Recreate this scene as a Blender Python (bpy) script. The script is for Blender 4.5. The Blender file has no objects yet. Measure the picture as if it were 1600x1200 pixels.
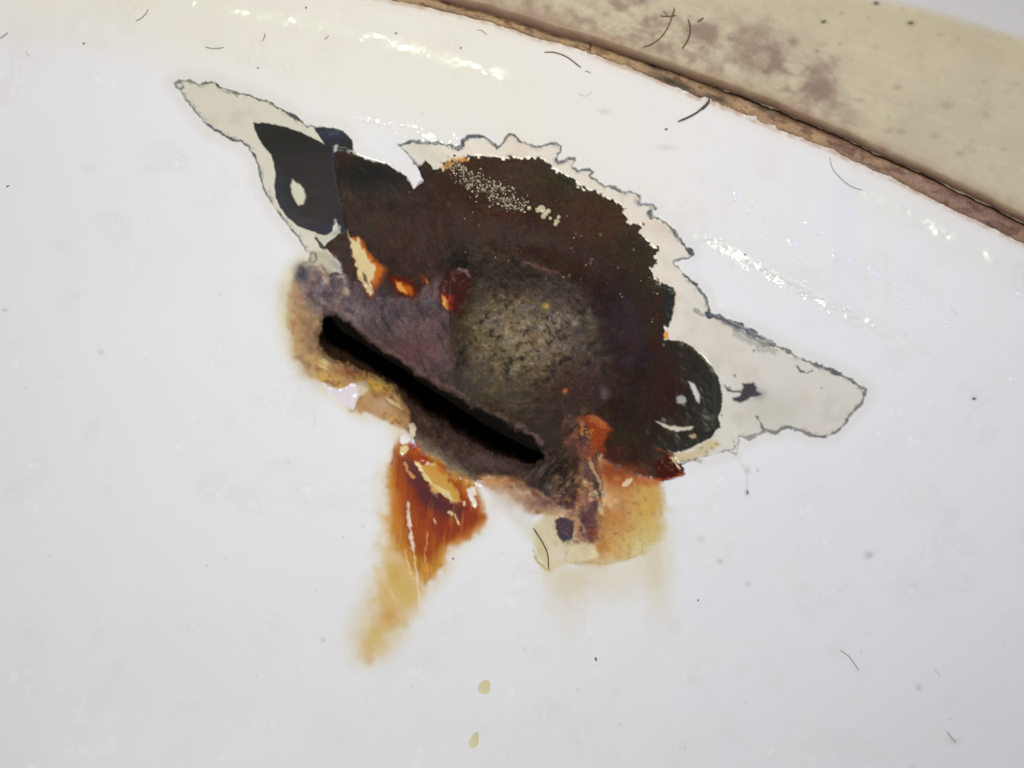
import bpy, math
import numpy as np
from mathutils import Vector

# ------------------------------------------------------------------ camera, light, exposure
S = bpy.context.scene
COL = S.collection
U = 0.18 / 1600.0                 # metres per photo pixel on the plane z = 0
D = 0.32                          # camera height over that plane
cam = bpy.data.cameras.new("camera"); co = bpy.data.objects.new("camera", cam); COL.objects.link(co)
co.location = (0, 0, D); co.rotation_euler = (0, 0, 0)
cam.sensor_width = 36.0; cam.lens = 36.0 * D / 0.18
cam.clip_start = 0.01; cam.clip_end = 20
cam.dof.use_dof = True; cam.dof.focus_distance = D + 0.008; cam.dof.aperture_fstop = 11.0
S.camera = co
W = bpy.data.worlds.new("World"); S.world = W; W.use_nodes = True
W.node_tree.nodes["Background"].inputs[0].default_value = (0.97, 0.98, 1.0, 1)
W.node_tree.nodes["Background"].inputs[1].default_value = 0.08
S.view_settings.view_transform = 'Standard'; S.view_settings.look = 'None'
S.view_settings.exposure = -0.1; S.view_settings.gamma = 1.0
S.render.film_transparent = False

def area(name, loc, target, sx, sy, power, col, spread=180):
    l = bpy.data.lights.new(name, 'AREA'); l.shape = 'RECTANGLE'; l.size = sx; l.size_y = sy
    l.energy = power; l.color = col; l.spread = math.radians(spread)
    o = bpy.data.objects.new(name, l); COL.objects.link(o); o.location = loc
    o.rotation_euler = (Vector(target) - Vector(loc)).to_track_quat('-Z', 'Y').to_euler()
    return o
area("ceiling_lamp", (0.0, 0.23, 0.35), (0.0, 0, 0), 0.12, 0.10, 1.0, (1.0, 0.92, 0.87))
area("side_fill", (-0.50, -0.22, 0.30), (-0.05, -0.03, 0), 0.2, 0.2, 0.058, (0.50, 0.66, 1.0), 50)  # unseen cool fill added to brighten the left side
area("right_fill", (0.50, 0.06, 0.30), (0.065, 0.022, 0), 0.2, 0.2, 0.10, (0.34, 0.47, 1.0), 38)  # unseen cool fill added for the bluish tint at right
area("highlight_lamp", (-0.245, -0.58, 0.72), (-0.01, 0.015, 0), 0.085, 0.045, 0.172, (1.0, 0.99, 0.76), 34)  # unseen lamp placed so the rim folds and bumps show highlights

# ------------------------------------------------------------------ helpers
def lin(c):
    c = c.lstrip('#'); v = np.array([int(c[i:i+2], 16) for i in (0, 2, 4)]) / 255.0
    return np.where(v <= .04045, v / 12.92, ((v + .055) / 1.055) ** 2.4)
_tab = {}
def vn(x, y, seed=0):
    if seed not in _tab: _tab[seed] = np.random.RandomState(seed + 11).rand(256, 256).astype(np.float32)
    T = _tab[seed]
    xi = np.floor(x).astype(np.int32); yi = np.floor(y).astype(np.int32)
    fx = (x - xi).astype(np.float32); fy = (y - yi).astype(np.float32)
    fx = fx * fx * (3 - 2 * fx); fy = fy * fy * (3 - 2 * fy)
    a = xi & 255; b = yi & 255; a1 = (xi + 1) & 255; b1 = (yi + 1) & 255
    return (T[b, a] * (1 - fx) + T[b, a1] * fx) * (1 - fy) + (T[b1, a] * (1 - fx) + T[b1, a1] * fx) * fy
def fbm(x, y, period, oct=3, seed=0, gain=.55):
    """noise in -1..1"""
    s = 0; amp = 1; t = 0; f = 1 / period
    for i in range(oct):
        s = s + amp * (vn(x * f + 17.3 * i, y * f - 9.1 * i, seed + i) * 2 - 1); t += amp; amp *= gain; f *= 2.03
    return s / t
def sst(a, b, x):
    t = np.clip((x - a) / (b - a), 0, 1); return t * t * (3 - 2 * t)
def pts(s): 
    v = [float(k) for k in s.replace(',', ' ').split()]
    return np.array(v).reshape(-1, 2)
def segd(X, Y, P, closed=True):
    """distance to the polyline; negative inside when closed"""
    d2 = np.full(X.shape, 1e12, np.float32); ins = np.zeros(X.shape, bool)
    n = len(P)
    for i in range(n if closed else n - 1):
        ax, ay = P[i]; bx, by = P[(i + 1) % n]
        ex, ey = bx - ax, by - ay; l = ex * ex + ey * ey + 1e-9
        t = np.clip(((X - ax) * ex + (Y - ay) * ey) / l, 0, 1)
        dx = X - ax - t * ex; dy = Y - ay - t * ey
        np.minimum(d2, dx * dx + dy * dy, out=d2)
        if closed and ay != by:
            c = ((ay > Y) != (by > Y)) & (X < (bx - ax) * (Y - ay) / (by - ay) + ax)
            ins ^= c
    d = np.sqrt(d2)
    return np.where(ins, -d, d) if closed else d

# ------------------------------------------------------------------ grid in picture-plane units
def axis(a0, a, b, b1, fine, coarse0, coarse1):
    left = list(np.arange(a, a0, -coarse0))[::-1] if a0 < a else []
    L = []
    x = a; st = fine
    while x > a0: st = min(st * 1.12, coarse0) if x > -40 else st * 1.12; x -= st; L.append(x)
    L = L[::-1]
    Mi = list(np.arange(a, b, fine))
    R = []; x = Mi[-1]; st = fine
    while x < b1: st = min(st * 1.12, coarse1) if x < (1640 if b > 1000 else 1240) else st * 1.12; x += st; R.append(x)
    return np.array(L + Mi + R)
xs = axis(-700, 262, 1366, 2300, 1.4, 3, 3)
ys = axis(-330, 110, 905, 1900, 1.4, 3, 3)
X, Y = np.meshgrid(xs, ys); X = X.astype(np.float32); Y = Y.astype(np.float32)
Hh, Ww = X.shape
COLR = np.zeros((Hh, Ww, 3), np.float32); RGH = np.full((Hh, Ww), .2, np.float32); CLS = np.zeros((Hh, Ww), np.int16)
Z = np.zeros((Hh, Ww), np.float32)
# two warp fields shared by the outlines
WX = fbm(X, Y, 14, 3, 40); WY = fbm(X, Y, 14, 3, 50)
JX = fbm(X, Y, 5, 2, 60); JY = fbm(X, Y, 5, 2, 70)

classes = ['enamel_coat']
def new_class(n): classes.append(n); return len(classes) - 1

def window(P, m):
    x0, y0 = P.min(0) - m; x1, y1 = P.max(0) + m
    i0, i1 = np.searchsorted(ys, [y0, y1]); j0, j1 = np.searchsorted(xs, [x0, x1])
    return (slice(max(i0 - 1, 0), i1 + 1), slice(max(j0 - 1, 0), j1 + 1))
def sdf(P, m=40, warp=0., jag=0., closed=True):
    P = pts(P) if isinstance(P, str) else np.array(P, float)
    w = window(P, m)
    x = X[w] + warp * WX[w] + jag * JX[w]; y = Y[w] + warp * WY[w] + jag * JY[w]
    return w, segd(x, y, P, closed)
def mixc(w, color, a):
    c = lin(color) if isinstance(color, str) else color
    COLR[w] = COLR[w] * (1 - a[..., None]) + c * a[..., None]
def paint(P, color, soft=1.5, alpha=1., warp=0., jag=0., rough=None, cls=None, dz=0., zs=None, off=0., mod=None, closed=True, wid=0.):
    """cover the polygon (or a line of half-width wid) with a colour, a height step and a roughness"""
    w, d = sdf(P, 30 + soft * 2, warp, jag, closed)
    d = d - off - wid
    a = alpha * (1 - sst(-soft, soft, d))
    if mod is not None: a = a * mod[w]
    mixc(w, color, a)
    if rough is not None: RGH[w] = RGH[w] * (1 - a) + rough * a
    if dz: z = zs or soft; Z[w] += dz * (1 - sst(-z, z, d)) * (1 if mod is None else mod[w])
    if cls is not None:
        C = CLS[w]; C[a > .5 * min(alpha, 1)] = cls; CLS[w] = C
    return w, d, a

# ------------------------------------------------------------------ base form of the basin (picture units along the surface, metres high)
L1 = pts("-700 -130 0 -62 250 -4 400 20 520 42 620 66 700 88 780 114 900 140 1000 168 1150 218 1355 300 1480 364 1600 424 2300 800")
L2 = pts("-700 -60 0 36 150 60 270 92 400 132 550 178 720 220 850 262 1000 326 1105 374 1200 424 1300 478 1400 524 1600 618 2300 990")
def curve(Lp, x, k=60):
    xx = np.arange(-800, 2400, 10.0); yy = np.interp(xx, Lp[:, 0], Lp[:, 1])
    ker = np.hanning(2 * k // 10 + 3); ker /= ker.sum(); yp = np.pad(yy, len(ker) // 2, mode='reflect', reflect_type='odd')
    return np.interp(x, xx, np.convolve(yp, ker, 'valid'))
def softp(d, w): return w * np.logaddexp(0, d / w)
def base_z(x, y):
    d1 = (y - curve(L1, x)) * .92; d2 = (y - curve(L2, x)) * .92
    z = -(0.05 * d1 + 0.08 * softp(d1, 9) + 0.11 * softp(d2, 13) - 0.06 * softp(d2 - 300, 90) - .09 * softp(d2 - 560, 80)) * U
    a1 = 13.6 - 8 * sst(760, 860, x) * (1 - sst(1290, 1345, x)) - 3.5 * sst(1500, 1580, x)
    a2 = 2.0 + 5.5 * np.exp(-((x - 640) / 85) ** 2) + 5.0 * sst(1060, 1110, x) * (1 - sst(1390, 1480, x)) + 5 * np.exp(-((x - 60) / 90) ** 2)
    a2 = a2 * (1 + .38 * fbm(x, y, 13, 3, 77) * np.exp(-(d2 / 16) ** 2)); a1 = a1 * (1.22 + .07 * fbm(x, y, 12, 3, 78) * np.exp(-(d1 / 22) ** 2) + .25 * fbm(x, 0 * x, 90, 2, 79))
    z -= a1 * U / (1 + np.exp(-np.clip(d1 / 13, -50, 50))) * np.exp(-(np.maximum(d1, 0) / 170) ** 2)
    z -= a2 * U / (1 + np.exp(-np.clip(d2 / 6.5, -50, 50))) * np.exp(-(np.maximum(d2, 0) / 170) ** 2)
    return z
Z += base_z(X, Y)
Z += 0.00006 * fbm(X, Y, 160, 2, 5)                      # pressed steel is never quite flat
# hood above the overflow slot, hollow below it
u = (X - 690) * .845 + (Y - 600) * .534; v = -(X - 690) * .534 + (Y - 600) * .845
hood = np.exp(-((u - 50) / 215) ** 4) * sst(-300, -95, v) * (1 - sst(-10, 30, v))
dome = np.exp(-(((X - 838) / 118) ** 2 + ((Y - 520) / 108) ** 2) ** 1.3)
Z += .0070 * hood + .0075 * dome
hollow = np.exp(-((u - 15) / 240) ** 4) * sst(120, 25, v) * sst(-35, 0, v) if False else np.exp(-((u - 15) / 235) ** 4) * (1 - sst(15, 125, v)) * sst(-30, 0, v)
Z -= .0030 * hollow

# ------------------------------------------------------------------ enamel
EN = lin('#e7e6e6')
COLR[:] = EN
n1 = fbm(X, Y, 130, 3, 90)[..., None]
COLR *= 1 + .012 * n1
COLR[:] *= 1 + (fbm(X, Y, 60, 3, 95)[..., None]) * np.array([.004, .0, -.010])
warm = (1 - sst(-60, 60, (Y - curve(L2, X))))[..., None]           # warm light on the rim, painted into the glaze colour
COLR *= 1 - warm * (.35 + .65 * (1 - sst(700, 1250, X)))[..., None] * np.array([.0, .025, .13]) 
RGH[:] = .17 + .05 * fbm(X, Y, 90, 2, 97)
RGH += .10 * sst(.2, .7, fbm(X, Y, 25, 3, 98))

# ------------------------------------------------------------------ the worn-through patch
OUT = pts("""274 128 290 127 300 128 310 131 318 130 330 129 338 131 342 135 360 142 372 146 385 148 400 154 412 157 425 162 435 168 448 175
460 182 470 189 480 196 490 198 505 198 520 200 535 205 545 213 550 220 551 232 556 240 567 245 585 251 605 257 620 266 635 277 642 286 646 296 653 287 661 278 659 270
650 258 640 245 630 234 626 227 632 223 645 221 660 222 680 222 695 227 710 232 718 231 724 229 724 218 732 214 745 211 755 213 765 219
772 226 777 231 782 230 787 224 790 215 795 210 802 211 810 217 820 222 830 226 840 229 850 227 860 224 870 225 877 229 877 236 872 243
869 250 873 254 880 252 888 248 898 246 900 250 894 256 895 262 902 266 912 266 922 265 928 269 922 275 930 281 937 287 945 291 955 291
962 293 968 298 978 300 990 301 998 304 1001 309 996 314 1000 319 1012 320 1022 321 1024 325 1016 331 1018 338 1030 342 1042 350 1052 360
1058 370 1067 380 1075 390 1082 397 1077 402 1062 405 1052 408 1054 413 1065 424 1075 435 1085 445 1095 455 1104 466 1108 480 1108 490
1118 493 1140 501 1160 512 1180 522 1200 532 1212 540 1225 547 1245 558 1265 567 1285 574 1300 580 1315 586 1330 594 1345 604 1354 609
1352 622 1344 632 1335 642 1328 650 1320 660 1310 672 1300 678 1288 682 1275 681 1260 677 1245 671 1232 667 1222 670 1212 676 1200 674
1188 676 1182 680 1170 684 1155 682 1150 690 1148 703 1130 706 1112 712 1095 714 1075 722 1062 728 1050 740 980 745 900 720 700 600 560 500 500 470 470 430 474 410 487 400
480 395 474 382 467 370 458 362 448 350 438 335 428 322 420 308 414 296 408 282 405 268 403 255 397 243 388 230 378 221 365 218 350 212
335 203 320 192 310 180 298 165 288 150 281 140 275 134""")
# feathered edge of the enamel round the patch
w, dO = sdf(OUT, 90, 1.2, .8)
upper = (1 - sst(-10, 60, (X[w] - 560) * .0 + (Y[w] - (curve(L2, X[w]) + 175))))
halo = np.maximum(0, 1 - sst(8, 26, dO + 3 * WX[w])) * np.clip(sst(620, 300, X[w]) if False else 1, 0, 1)
wing = np.clip((1 - sst(480, 620, X[w])) + sst(1040, 1120, X[w]), 0, 1)
hal = halo * (.28 + .5 * wing)
mixc(w, '#d6d0c2', hal * .42)
Z[w] -= .00012 * halo * (.3 + .7 * wing)
UC = new_class('undercoat')
w, d, a = paint(OUT, '#d9d5c9', 1.2, warp=1.2, jag=.8, rough=.24, cls=UC, dz=-.00014, zs=5)
# tone changes across the undercoat: yellower on the left wing, pinker on top, greyer right
t = a * (1 - sst(420, 640, X[w])); mixc(w, '#d5d0be', t * .8)
t = a * sst(600, 700, X[w]) * (1 - sst(1040, 1120, X[w])); mixc(w, '#e2d9cb', t * .9)
t = a * sst(1080, 1200, X[w]) * .6; mixc(w, '#d8d3c9', t)
mixc(w, '#d8c4b4', a * .45 * sst(.1, .7, fbm(X[w], Y[w], 45, 3, 120)))
mixc(w, '#b9b8a4', a * .35 * sst(.1, .7, fbm(X[w], Y[w], 38, 3, 130)))
mixc(w, '#b4b1a2', a * .4 * np.exp(-((X[w] - 1205) / 50) ** 2 - ((Y[w] - 640) / 28) ** 2))

band = a * sst(-9, -1, d) * sst(.02, .35, fbm(X[w], Y[w], 8, 3, 720, .6)); mixc(w, '#83888c', band * .55 * (1 - sst(610, 625, Y[w]) * (X[w] < 700)))
band = a * sst(-4, 0, d) * sst(.0, .3, fbm(X[w], Y[w], 14, 3, 721)) * sst(600, 640, X[w]); mixc(w, '#4a5060', band * .75)
# dark line of ground coat along the edge, broken and of uneven thickness
def line(P, color, wid, alpha=1., soft=1.0, warp=1.6, jag=1.9, brk=0.28, **k):
    w, d = sdf(P, 14, warp, jag, False)
    th = (wid + .3) * (1 + 1.0 * fbm(X[w], Y[w], 9, 2, 140)) 
    a = alpha * (1 - sst(-soft, soft, d - th))
    if brk: a = a * (1 - brk * sst(.25, .5, fbm(X[w], Y[w], 7, 2, 150)))
    mixc(w, color, a); RGH[w] = RGH[w] * (1 - a) + .35 * a
LN = '#4d4f50'
line("281 140 288 150 298 165 310 180 320 192 335 203 350 212 365 218 378 221 388 230 397 243 403 255 405 268 408 282 414 296 420 308 428 322 438 335 448 350 458 362 467 370 474 382 480 395", LN, .8, .85)
line("320 192 335 203 350 212 365 218 378 221 388 230 397 243", LN, 1.4, .8)
line("274 130 276 137 281 141 287 136", '#6f7f80', 1.4, .9, brk=.5)
line("276 128 290 126 300 128 310 131", '#7a7368', 1.5, .9, brk=.7)
line("318 130 330 129 338 131 342 135 360 142 372 146 385 148 400 154 412 157 425 162 435 168 448 175 460 182 470 189 480 196 492 199", '#474846', 1.25, .95)
line("355 143 365 146 370 150", '#77726a', 1.2, .8)
line("448 175 456 181 466 187", '#3b3d44', 2.0, .9)
line("626 227 630 234 640 245 650 258 657 266 661 276", '#4a443e', 1.0, .95)
line("626 227 634 223 645 221 660 222", '#4c5260', 2.2, .95)
line("650 220 665 222 680 223 695 227 710 231 720 230", '#5b6470', 2.2, .95, brk=.6, jag=2.0)
line("724 228 724 219 732 214 745 211 755 213", '#4b515f', 2.3, .95)
line("748 212 757 214 765 219 772 226 777 231 782 230 787 224 790 215 795 210 802 211 810 217", '#55575a', 1.3, .95)
line("806 215 815 221 830 226 840 229 850 227 860 224 870 225 877 229 877 236 872 243 869 250", '#65676a', 1.1, .9)
line("869 250 873 254 880 252 888 248 898 246", '#6a6a68', 1.0, .9, brk=.4)
line("895 262 902 266 912 266 922 265 928 269 922 275 930 281 937 287 945 291 955 291 962 293 968 298 978 300", '#5d5f60', 1.5, .9, jag=1.8, brk=.4)
line("984 300 992 301 998 305 1000 311 996 314 1000 319 1012 320 1022 321 1024 326", '#69707a', 2.2, .9)
line("1016 331 1018 338 1030 342 1042 350 1052 360 1058 370 1067 380 1075 390 1082 397", '#4f5963', 2.6, .95, jag=1.5)
line("1046 354 1056 366 1066 380 1076 393", '#46484c', 2.6, .6)
line("1082 397 1077 402 1062 405 1052 408 1054 413 1065 424 1075 435 1085 445 1095 455 1104 466 1108 480 1108 490", '#5b6068', 1.1, .95)
line("1070 430 1078 438 1086 446", '#3c4254', 3.2, .95)
line("1086 484 1092 488 1100 494 1108 492", '#7b8180', 2.6, .6, jag=2)
line("1106 491 1118 494 1140 503 1160 513 1180 523 1200 533 1210 539", '#40465a', 3.3, .97, jag=1.4)
line("1120 497 1150 513 1180 530 1200 540", '#4a4f64', 3.0, .6, jag=2.4, brk=.4)
line("1150 520 1170 532 1190 543 1210 550", '#8a9086', 5.0, .5, soft=3, jag=2.5, brk=.5)
line("1208 538 1225 547 1245 558 1265 567", '#56585c', 1.5, .95)
line("1262 566 1285 573 1300 579 1315 586 1330 594 1345 604", '#4d4f55', 2.2, .95)
line("1345 603 1351 609 1351 620 1344 630 1337 640", '#6c6a6a', 3.2, .9, jag=1.8, brk=.3)
line("1340 636 1328 650 1322 655", '#8b8070', 1.4, .8, brk=.7, jag=2)
line("1324 656 1318 664 1310 672 1300 678 1288 682 1275 681", '#6b6b66', 1.8, .9, jag=1.5, brk=.5)
line("1278 682 1260 677 1245 672 1232 667 1222 670 1212 676 1200 673", '#77786f', 2.2, .85, jag=2, brk=.5)
line("1200 672 1192 668 1186 656 1183 652", '#62655f', 1.6, .8, jag=1.5)
line("1200 672 1190 677 1180 680 1170 684 1155 682", '#7b7c74', 2.4, .7, jag=2.5, brk=.7)
line("1246 572 1252 581 1262 582 1270 578", '#686a68', 1.5, .9)
line("1154 684 1152 700 1150 712", '#99958c', 1.0, .7)
line("1132 702 1150 709", '#8a867c', 1.0, .7)
line("1155 716 1167 745 1168 770", '#b5b0ad', .8, .3)

# purple and brown halo left of the slot
G = lambda cx, cy, rx, ry, p=2: np.exp(-(np.abs((X - cx) / rx) ** p + np.abs((Y - cy) / ry) ** p))
mw = (slice(None), slice(None))
STN = new_class('lime_stain')
leftP = "462 412 484 402 520 424 560 470 600 560 640 620 652 665 622 680 603 660 560 646 505 608 470 582 450 552 438 500 440 440"
paint(leftP, '#d6c794', 19, .85, warp=7, rough=.4)
w, d, a = paint("472 416 492 414 520 440 560 500 600 580 640 640 634 662 600 650 556 640 512 604 482 584 462 556 455 510 456 450", '#c6a06a', 9, .9, warp=7, jag=1, rough=.55, cls=STN, dz=-.0002, zs=8)
nb = fbm(X[w], Y[w], 13, 3, 160)
mixc(w, '#9a6a3c', a * .75 * sst(-.15, .5, nb)); mixc(w, '#d2ac68', a * .6 * sst(.1, .6, -nb))
Z[w] += .00012 * nb * a
a1 = G(485, 520, 24, 55) * .6 + G(498, 470, 40, 26) * .5
mixc(mw, '#7d5e4c', np.clip(a1 * (1 + .6 * fbm(X, Y, 10, 3, 161)), 0, .9))
a1 = G(500, 455, 40, 22) * .7; mixc(mw, '#8d7470', np.clip(a1 * (1 + .5 * fbm(X, Y, 8, 3, 162)), 0, .9))
mixc(mw, '#45434f', np.clip(G(472, 428, 11, 14) * 1.2 * (1 + .5 * fbm(X, Y, 6, 2, 163)), 0, .93))
mixc(mw, '#5c5360', np.clip(G(520, 440, 22, 14) * .9 * (.7 + .9 * fbm(X, Y, 5, 3, 164)), 0, .9))

# main rust: the thick brown crust
RC = new_class('rust_crust')
RUST = pts("""655 262 660 254 665 250 672 258 680 265 690 264 700 253 715 250 730 246 740 242 755 244 770 244 780 247 795 248 805 245 815 248 825 245
840 245 855 250 865 262 880 272 895 280 905 290 915 295 930 300 945 310 960 315 970 320 975 326 972 333 980 342 985 350 1003 350 998 358
1003 372 1012 378 1020 385 1028 390 1022 400 1028 408 1018 420 1022 435 1025 443 1040 446 1050 452 1052 462 1050 475 1046 490 1046 500 1040 512 1037 522
1036 540 1060 560 1080 600 1085 640 1070 665 1050 680 1045 700 1062 728 1069 740 1050 747 1032 749 1010 746 990 742 965 728 940 716 925 700 915 690 905 715 903 750 900 775 880 792
860 786 830 768 800 752 762 744 745 748 742 762 748 790 738 770 728 758 720 776 705 752 700 736 680 722 664 716 652 700 646 680 640 655 620 600 560 560 510 507 502 492 504 480 506 450 514 430 524 424 534 428 528 408 505 385 520 373 533 362
540 350 530 300 520 250 518 230 540 232 553 240 567 246 585 252 605 258 620 267 635 278 642 287 646 297 654 291 661 283""")
spike = 7.5 * fbm(X, Y, 5.5, 2, 170)
w, d = sdf(RUST, 30, 1.6, 0)
d = d + spike[w] * (.35 + .65 * (sst(640, 700, X[w])))
a = 1 - sst(-1.3, 1.3, d)
mixc(w, '#3d2a20', a); RGH[w] = RGH[w] * (1 - a) + .5 * a
C = CLS[w]; C[a > .5] = RC; CLS[w] = C
RBz = "1037 530 1050 532 1065 533 1080 541 1095 553 1110 570 1120 585 1127 600 1129 620 1127 640 1122 652 1118 672 1095 692 1065 706 1030 700 1000 650"
dz_ = np.minimum(segd(X[w], Y[w], RUST), segd(X[w], Y[w], pts(RBz)))
dz_ = np.minimum(dz_, segd(X[w], Y[w], pts("1024 444 1040 446 1052 450 1056 460 1054 475 1051 490 1050 500 1044 512 1038 530 1000 520 1000 460")))
a = 1 - sst(-5, 3, dz_)
Z[w] += a * (-.00024 + .00010 * fbm(X[w], Y[w], 9, 3, 171) + .00030 * fbm(X[w], Y[w], 40, 2, 175))
RM = np.zeros_like(Z); RM[w] = 1 - sst(-1.3, 1.3, d)
f1 = fbm(X, Y, 55, 4, 180); f2 = fbm(X, Y, 18, 4, 190); f3 = fbm(X, Y, 6, 3, 200)
def tone(color, m): mixc(mw, color, np.clip(m, 0, 1) * RM)
# big tone zones of the crust
tone('#2f2e2a', G(600, 285, 62, 34) * 1.3)
tone('#46362c', G(800, 285, 90, 34) * 1.1)
tone('#3a3626', G(1000, 400, 50, 80) * 1.1)
tone('#34331f', G(880, 285, 45, 22) * .9)
tone('#4d3527', G(930, 350, 60, 45))
tone('#3b2112', G(720, 320, 55, 40) * .9)
tone('#33231a', G(950, 490, 80, 90) * .9)
tone('#382b20', G(985, 610, 75, 80) * .9)
tone('#42352e', G(600, 350, 60, 55) * 1.1)
tone('#44332c', G(640, 390, 50, 60))
tone('#483a36', G(540, 410, 22, 45))
tone('#4c2014', G(800, 335, 55, 16) * .35)
tone('#2a1d18', sst(.1, .7, f1) * .5)
tone('#5a3a22', sst(.15, .75, f2) * .35)
tone('#271c16', sst(.2, .7, -f2) * .5)
tone('#6a5038', sst(.4, .8, f3) * .4)
tone('#3c3a20', sst(.1, .6, fbm(X, Y, 34, 3, 206)) * .35 * sst(760, 900, X))
tone('#4a2a1a', sst(.1, .6, fbm(X, Y, 28, 4, 207)) * .3 * sst(650, 760, X))
tone('#504238', sst(.2, .6, fbm(X, Y, 20, 4, 208)) * .4 * (1 - sst(640, 760, X)))
# mauve plate between the spots and the slot
PL = new_class('scale_plate')
PLATE = pts("560 440 585 455 600 462 640 465 670 440 690 425 700 440 700 480 705 530 712 560 712 612 700 612 682 604 655 587 640 577 625 565 610 559 595 552 582 542 570 532 553 514 537 502 520 490 500 478 480 460 492 440 520 428 545 430")
st = fbm((X * .845 + Y * .534), (-X * .534 + Y * .845) * .35 + 0 * X, 9, 3, 210)      # streaks across the plate
st2 = fbm((X * .5 + Y * .866) * .25, (-X * .866 + Y * .5), 5, 3, 215)
w, d, a = paint(PLATE, '#5f4f50', 7, .95, warp=5, rough=.55, cls=None, dz=.0008, zs=5)
C = CLS[w]; C[(a > .5) & (CLS[w] == RC)] = PL; CLS[w] = C
mixc(w, '#7d6062', a * .75 * sst(-.1, .6, st[w])); mixc(w, '#3b3035', a * .8 * sst(0, .6, st2[w])); mixc(w, '#6e6872', a * .45 * sst(.1, .6, f2[w]))
Z[w] += a * (.00022 * st2[w] + .00025 * st[w] + .00008 * f3[w])
mixc(mw, '#754e50', np.clip(G(640, 545, 60, 26) * .5, 0, 1) * RM)
mixc(mw, '#857f7c', np.clip(G(550, 492, 30, 16) * .7 * (1 + .6 * f3), 0, 1) * RM)
mixc(mw, '#57555c', np.clip(G(600, 480, 26, 40) * .4, 0, 1) * RM)
line("597 480 600 500 612 520", '#30282a', 3, .5, soft=3)

w, d, a = paint("468 415 484 408 510 420 540 440 560 470 575 500 560 512 540 500 528 492 512 490 500 494 484 480 470 450", '#7b6a70', 9, .7, warp=6, jag=1)
mixc(w, '#4c4350', a * .9 * sst(-.1, .5, fbm(X[w], Y[w], 9, 3, 500))); mixc(w, '#a08c80', a * .6 * sst(.1, .6, -fbm(X[w], Y[w], 7, 3, 505)))
mixc(mw, '#3f3f4c', np.clip(G(472, 428, 10, 13) * 1.1, 0, .9))
for cx, cy, rx, ry in ((507, 437, 4, 8), (541, 456, 4, 5), (533, 432, 7, 3), (520, 422, 9, 4)): mixc(mw, '#c4b8a4', np.clip(G(cx, cy, rx, ry) * (.7 + .8 * f3), 0, .85))
# pitted hood
HD = new_class('overflow_hood')
HOOD = pts("700 400 730 380 775 385 830 408 880 428 915 470 940 520 952 570 950 615 935 640 900 655 870 640 850 650 820 662 790 655 770 648 740 636 716 622 708 585 706 540 718 500 742 470 735 430 700 440")
w, d, a = paint(HOOD, '#47392b', 20, 1., warp=14, rough=.62)
C = CLS[w]; C[(a > .5) & (CLS[w] == RC)] = HD; CLS[w] = C
HM = np.zeros_like(Z); HM[w] = a
core = np.clip(G(815, 525, 85, 65) * 1.1, 0, 1) * HM
g1 = fbm(X, Y, 8, 4, 220, .65); g2 = fbm(X, Y, 22, 3, 230); g3 = fbm(X, Y, 4, 2, 240)
mixc(mw, '#8a7c62', core * .9)  # paler dome centre, partly its lit top put into the colour
mixc(mw, '#846840', core * .6 * sst(0, .5, g2))
mixc(mw, '#736a6a', core * .7 * sst(0, .5, -fbm(X, Y, 16, 3, 250)))
mixc(mw, '#2c2620', HM * .9 * sst(.0, .45, g1))
mixc(mw, '#a09478', np.clip(core * 1.5, 0, 1) * .75 * sst(.15, .5, -g1))
mixc(mw, '#5a5048', HM * .6 * sst(.0, .5, fbm(X, Y, 30, 3, 255)))
mixc(mw, '#6a5a44', HM * .5 * sst(.1, .5, fbm(X, Y, 13, 4, 256, .6)))
mixc(mw, '#99918a', np.clip(core * 1.4, 0, 1) * sst(.5, .8, g3) * .8)
mixc(mw, '#c9a25a', np.clip(G(853, 478, 6, 5), 0, 1) * .8)
mixc(mw, '#9f9c78', np.clip(G(898, 505, 6, 4), 0, 1) * .8)
mixc(mw, '#352f28', np.clip(G(800, 430, 90, 28) * .7, 0, 1) * HM)
mixc(mw, '#25221c', np.clip(G(718, 415, 24, 50) * .95, 0, 1) * RM)
mixc(mw, '#241e18', np.clip(G(718, 545, 16, 45) * .9 * (1 + .5 * g1), 0, 1) * HM)  # shadow beside the plate edge, painted dark
mixc(mw, '#56504a', np.clip(G(730, 612, 36, 30) * .8 * (1 + .7 * g1), 0, 1) * HM)
mixc(mw, '#4c3530', np.clip(G(900, 610, 60, 40) * .9, 0, 1) * HM)
mixc(mw, '#443a34', np.clip(G(860, 690, 50, 60) * .9, 0, 1) * RM)
Z += HM * (.00036 * g1 + .00014 * g3 + .00055 * g2)
line("820 410 840 416 860 424 872 424", '#7d5c54', 2.2, .8, soft=2.5)
line("716 622 735 636 755 645 775 651 783 662 800 671 815 678 832 689", '#70605c', 4, .7, soft=4)  # mauve upper lip, its highlight painted as a lighter line
line("560 515 580 533 597 547 612 556 630 565 650 580 670 592 700 608", '#80605e', 4, .6, soft=4)

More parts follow.
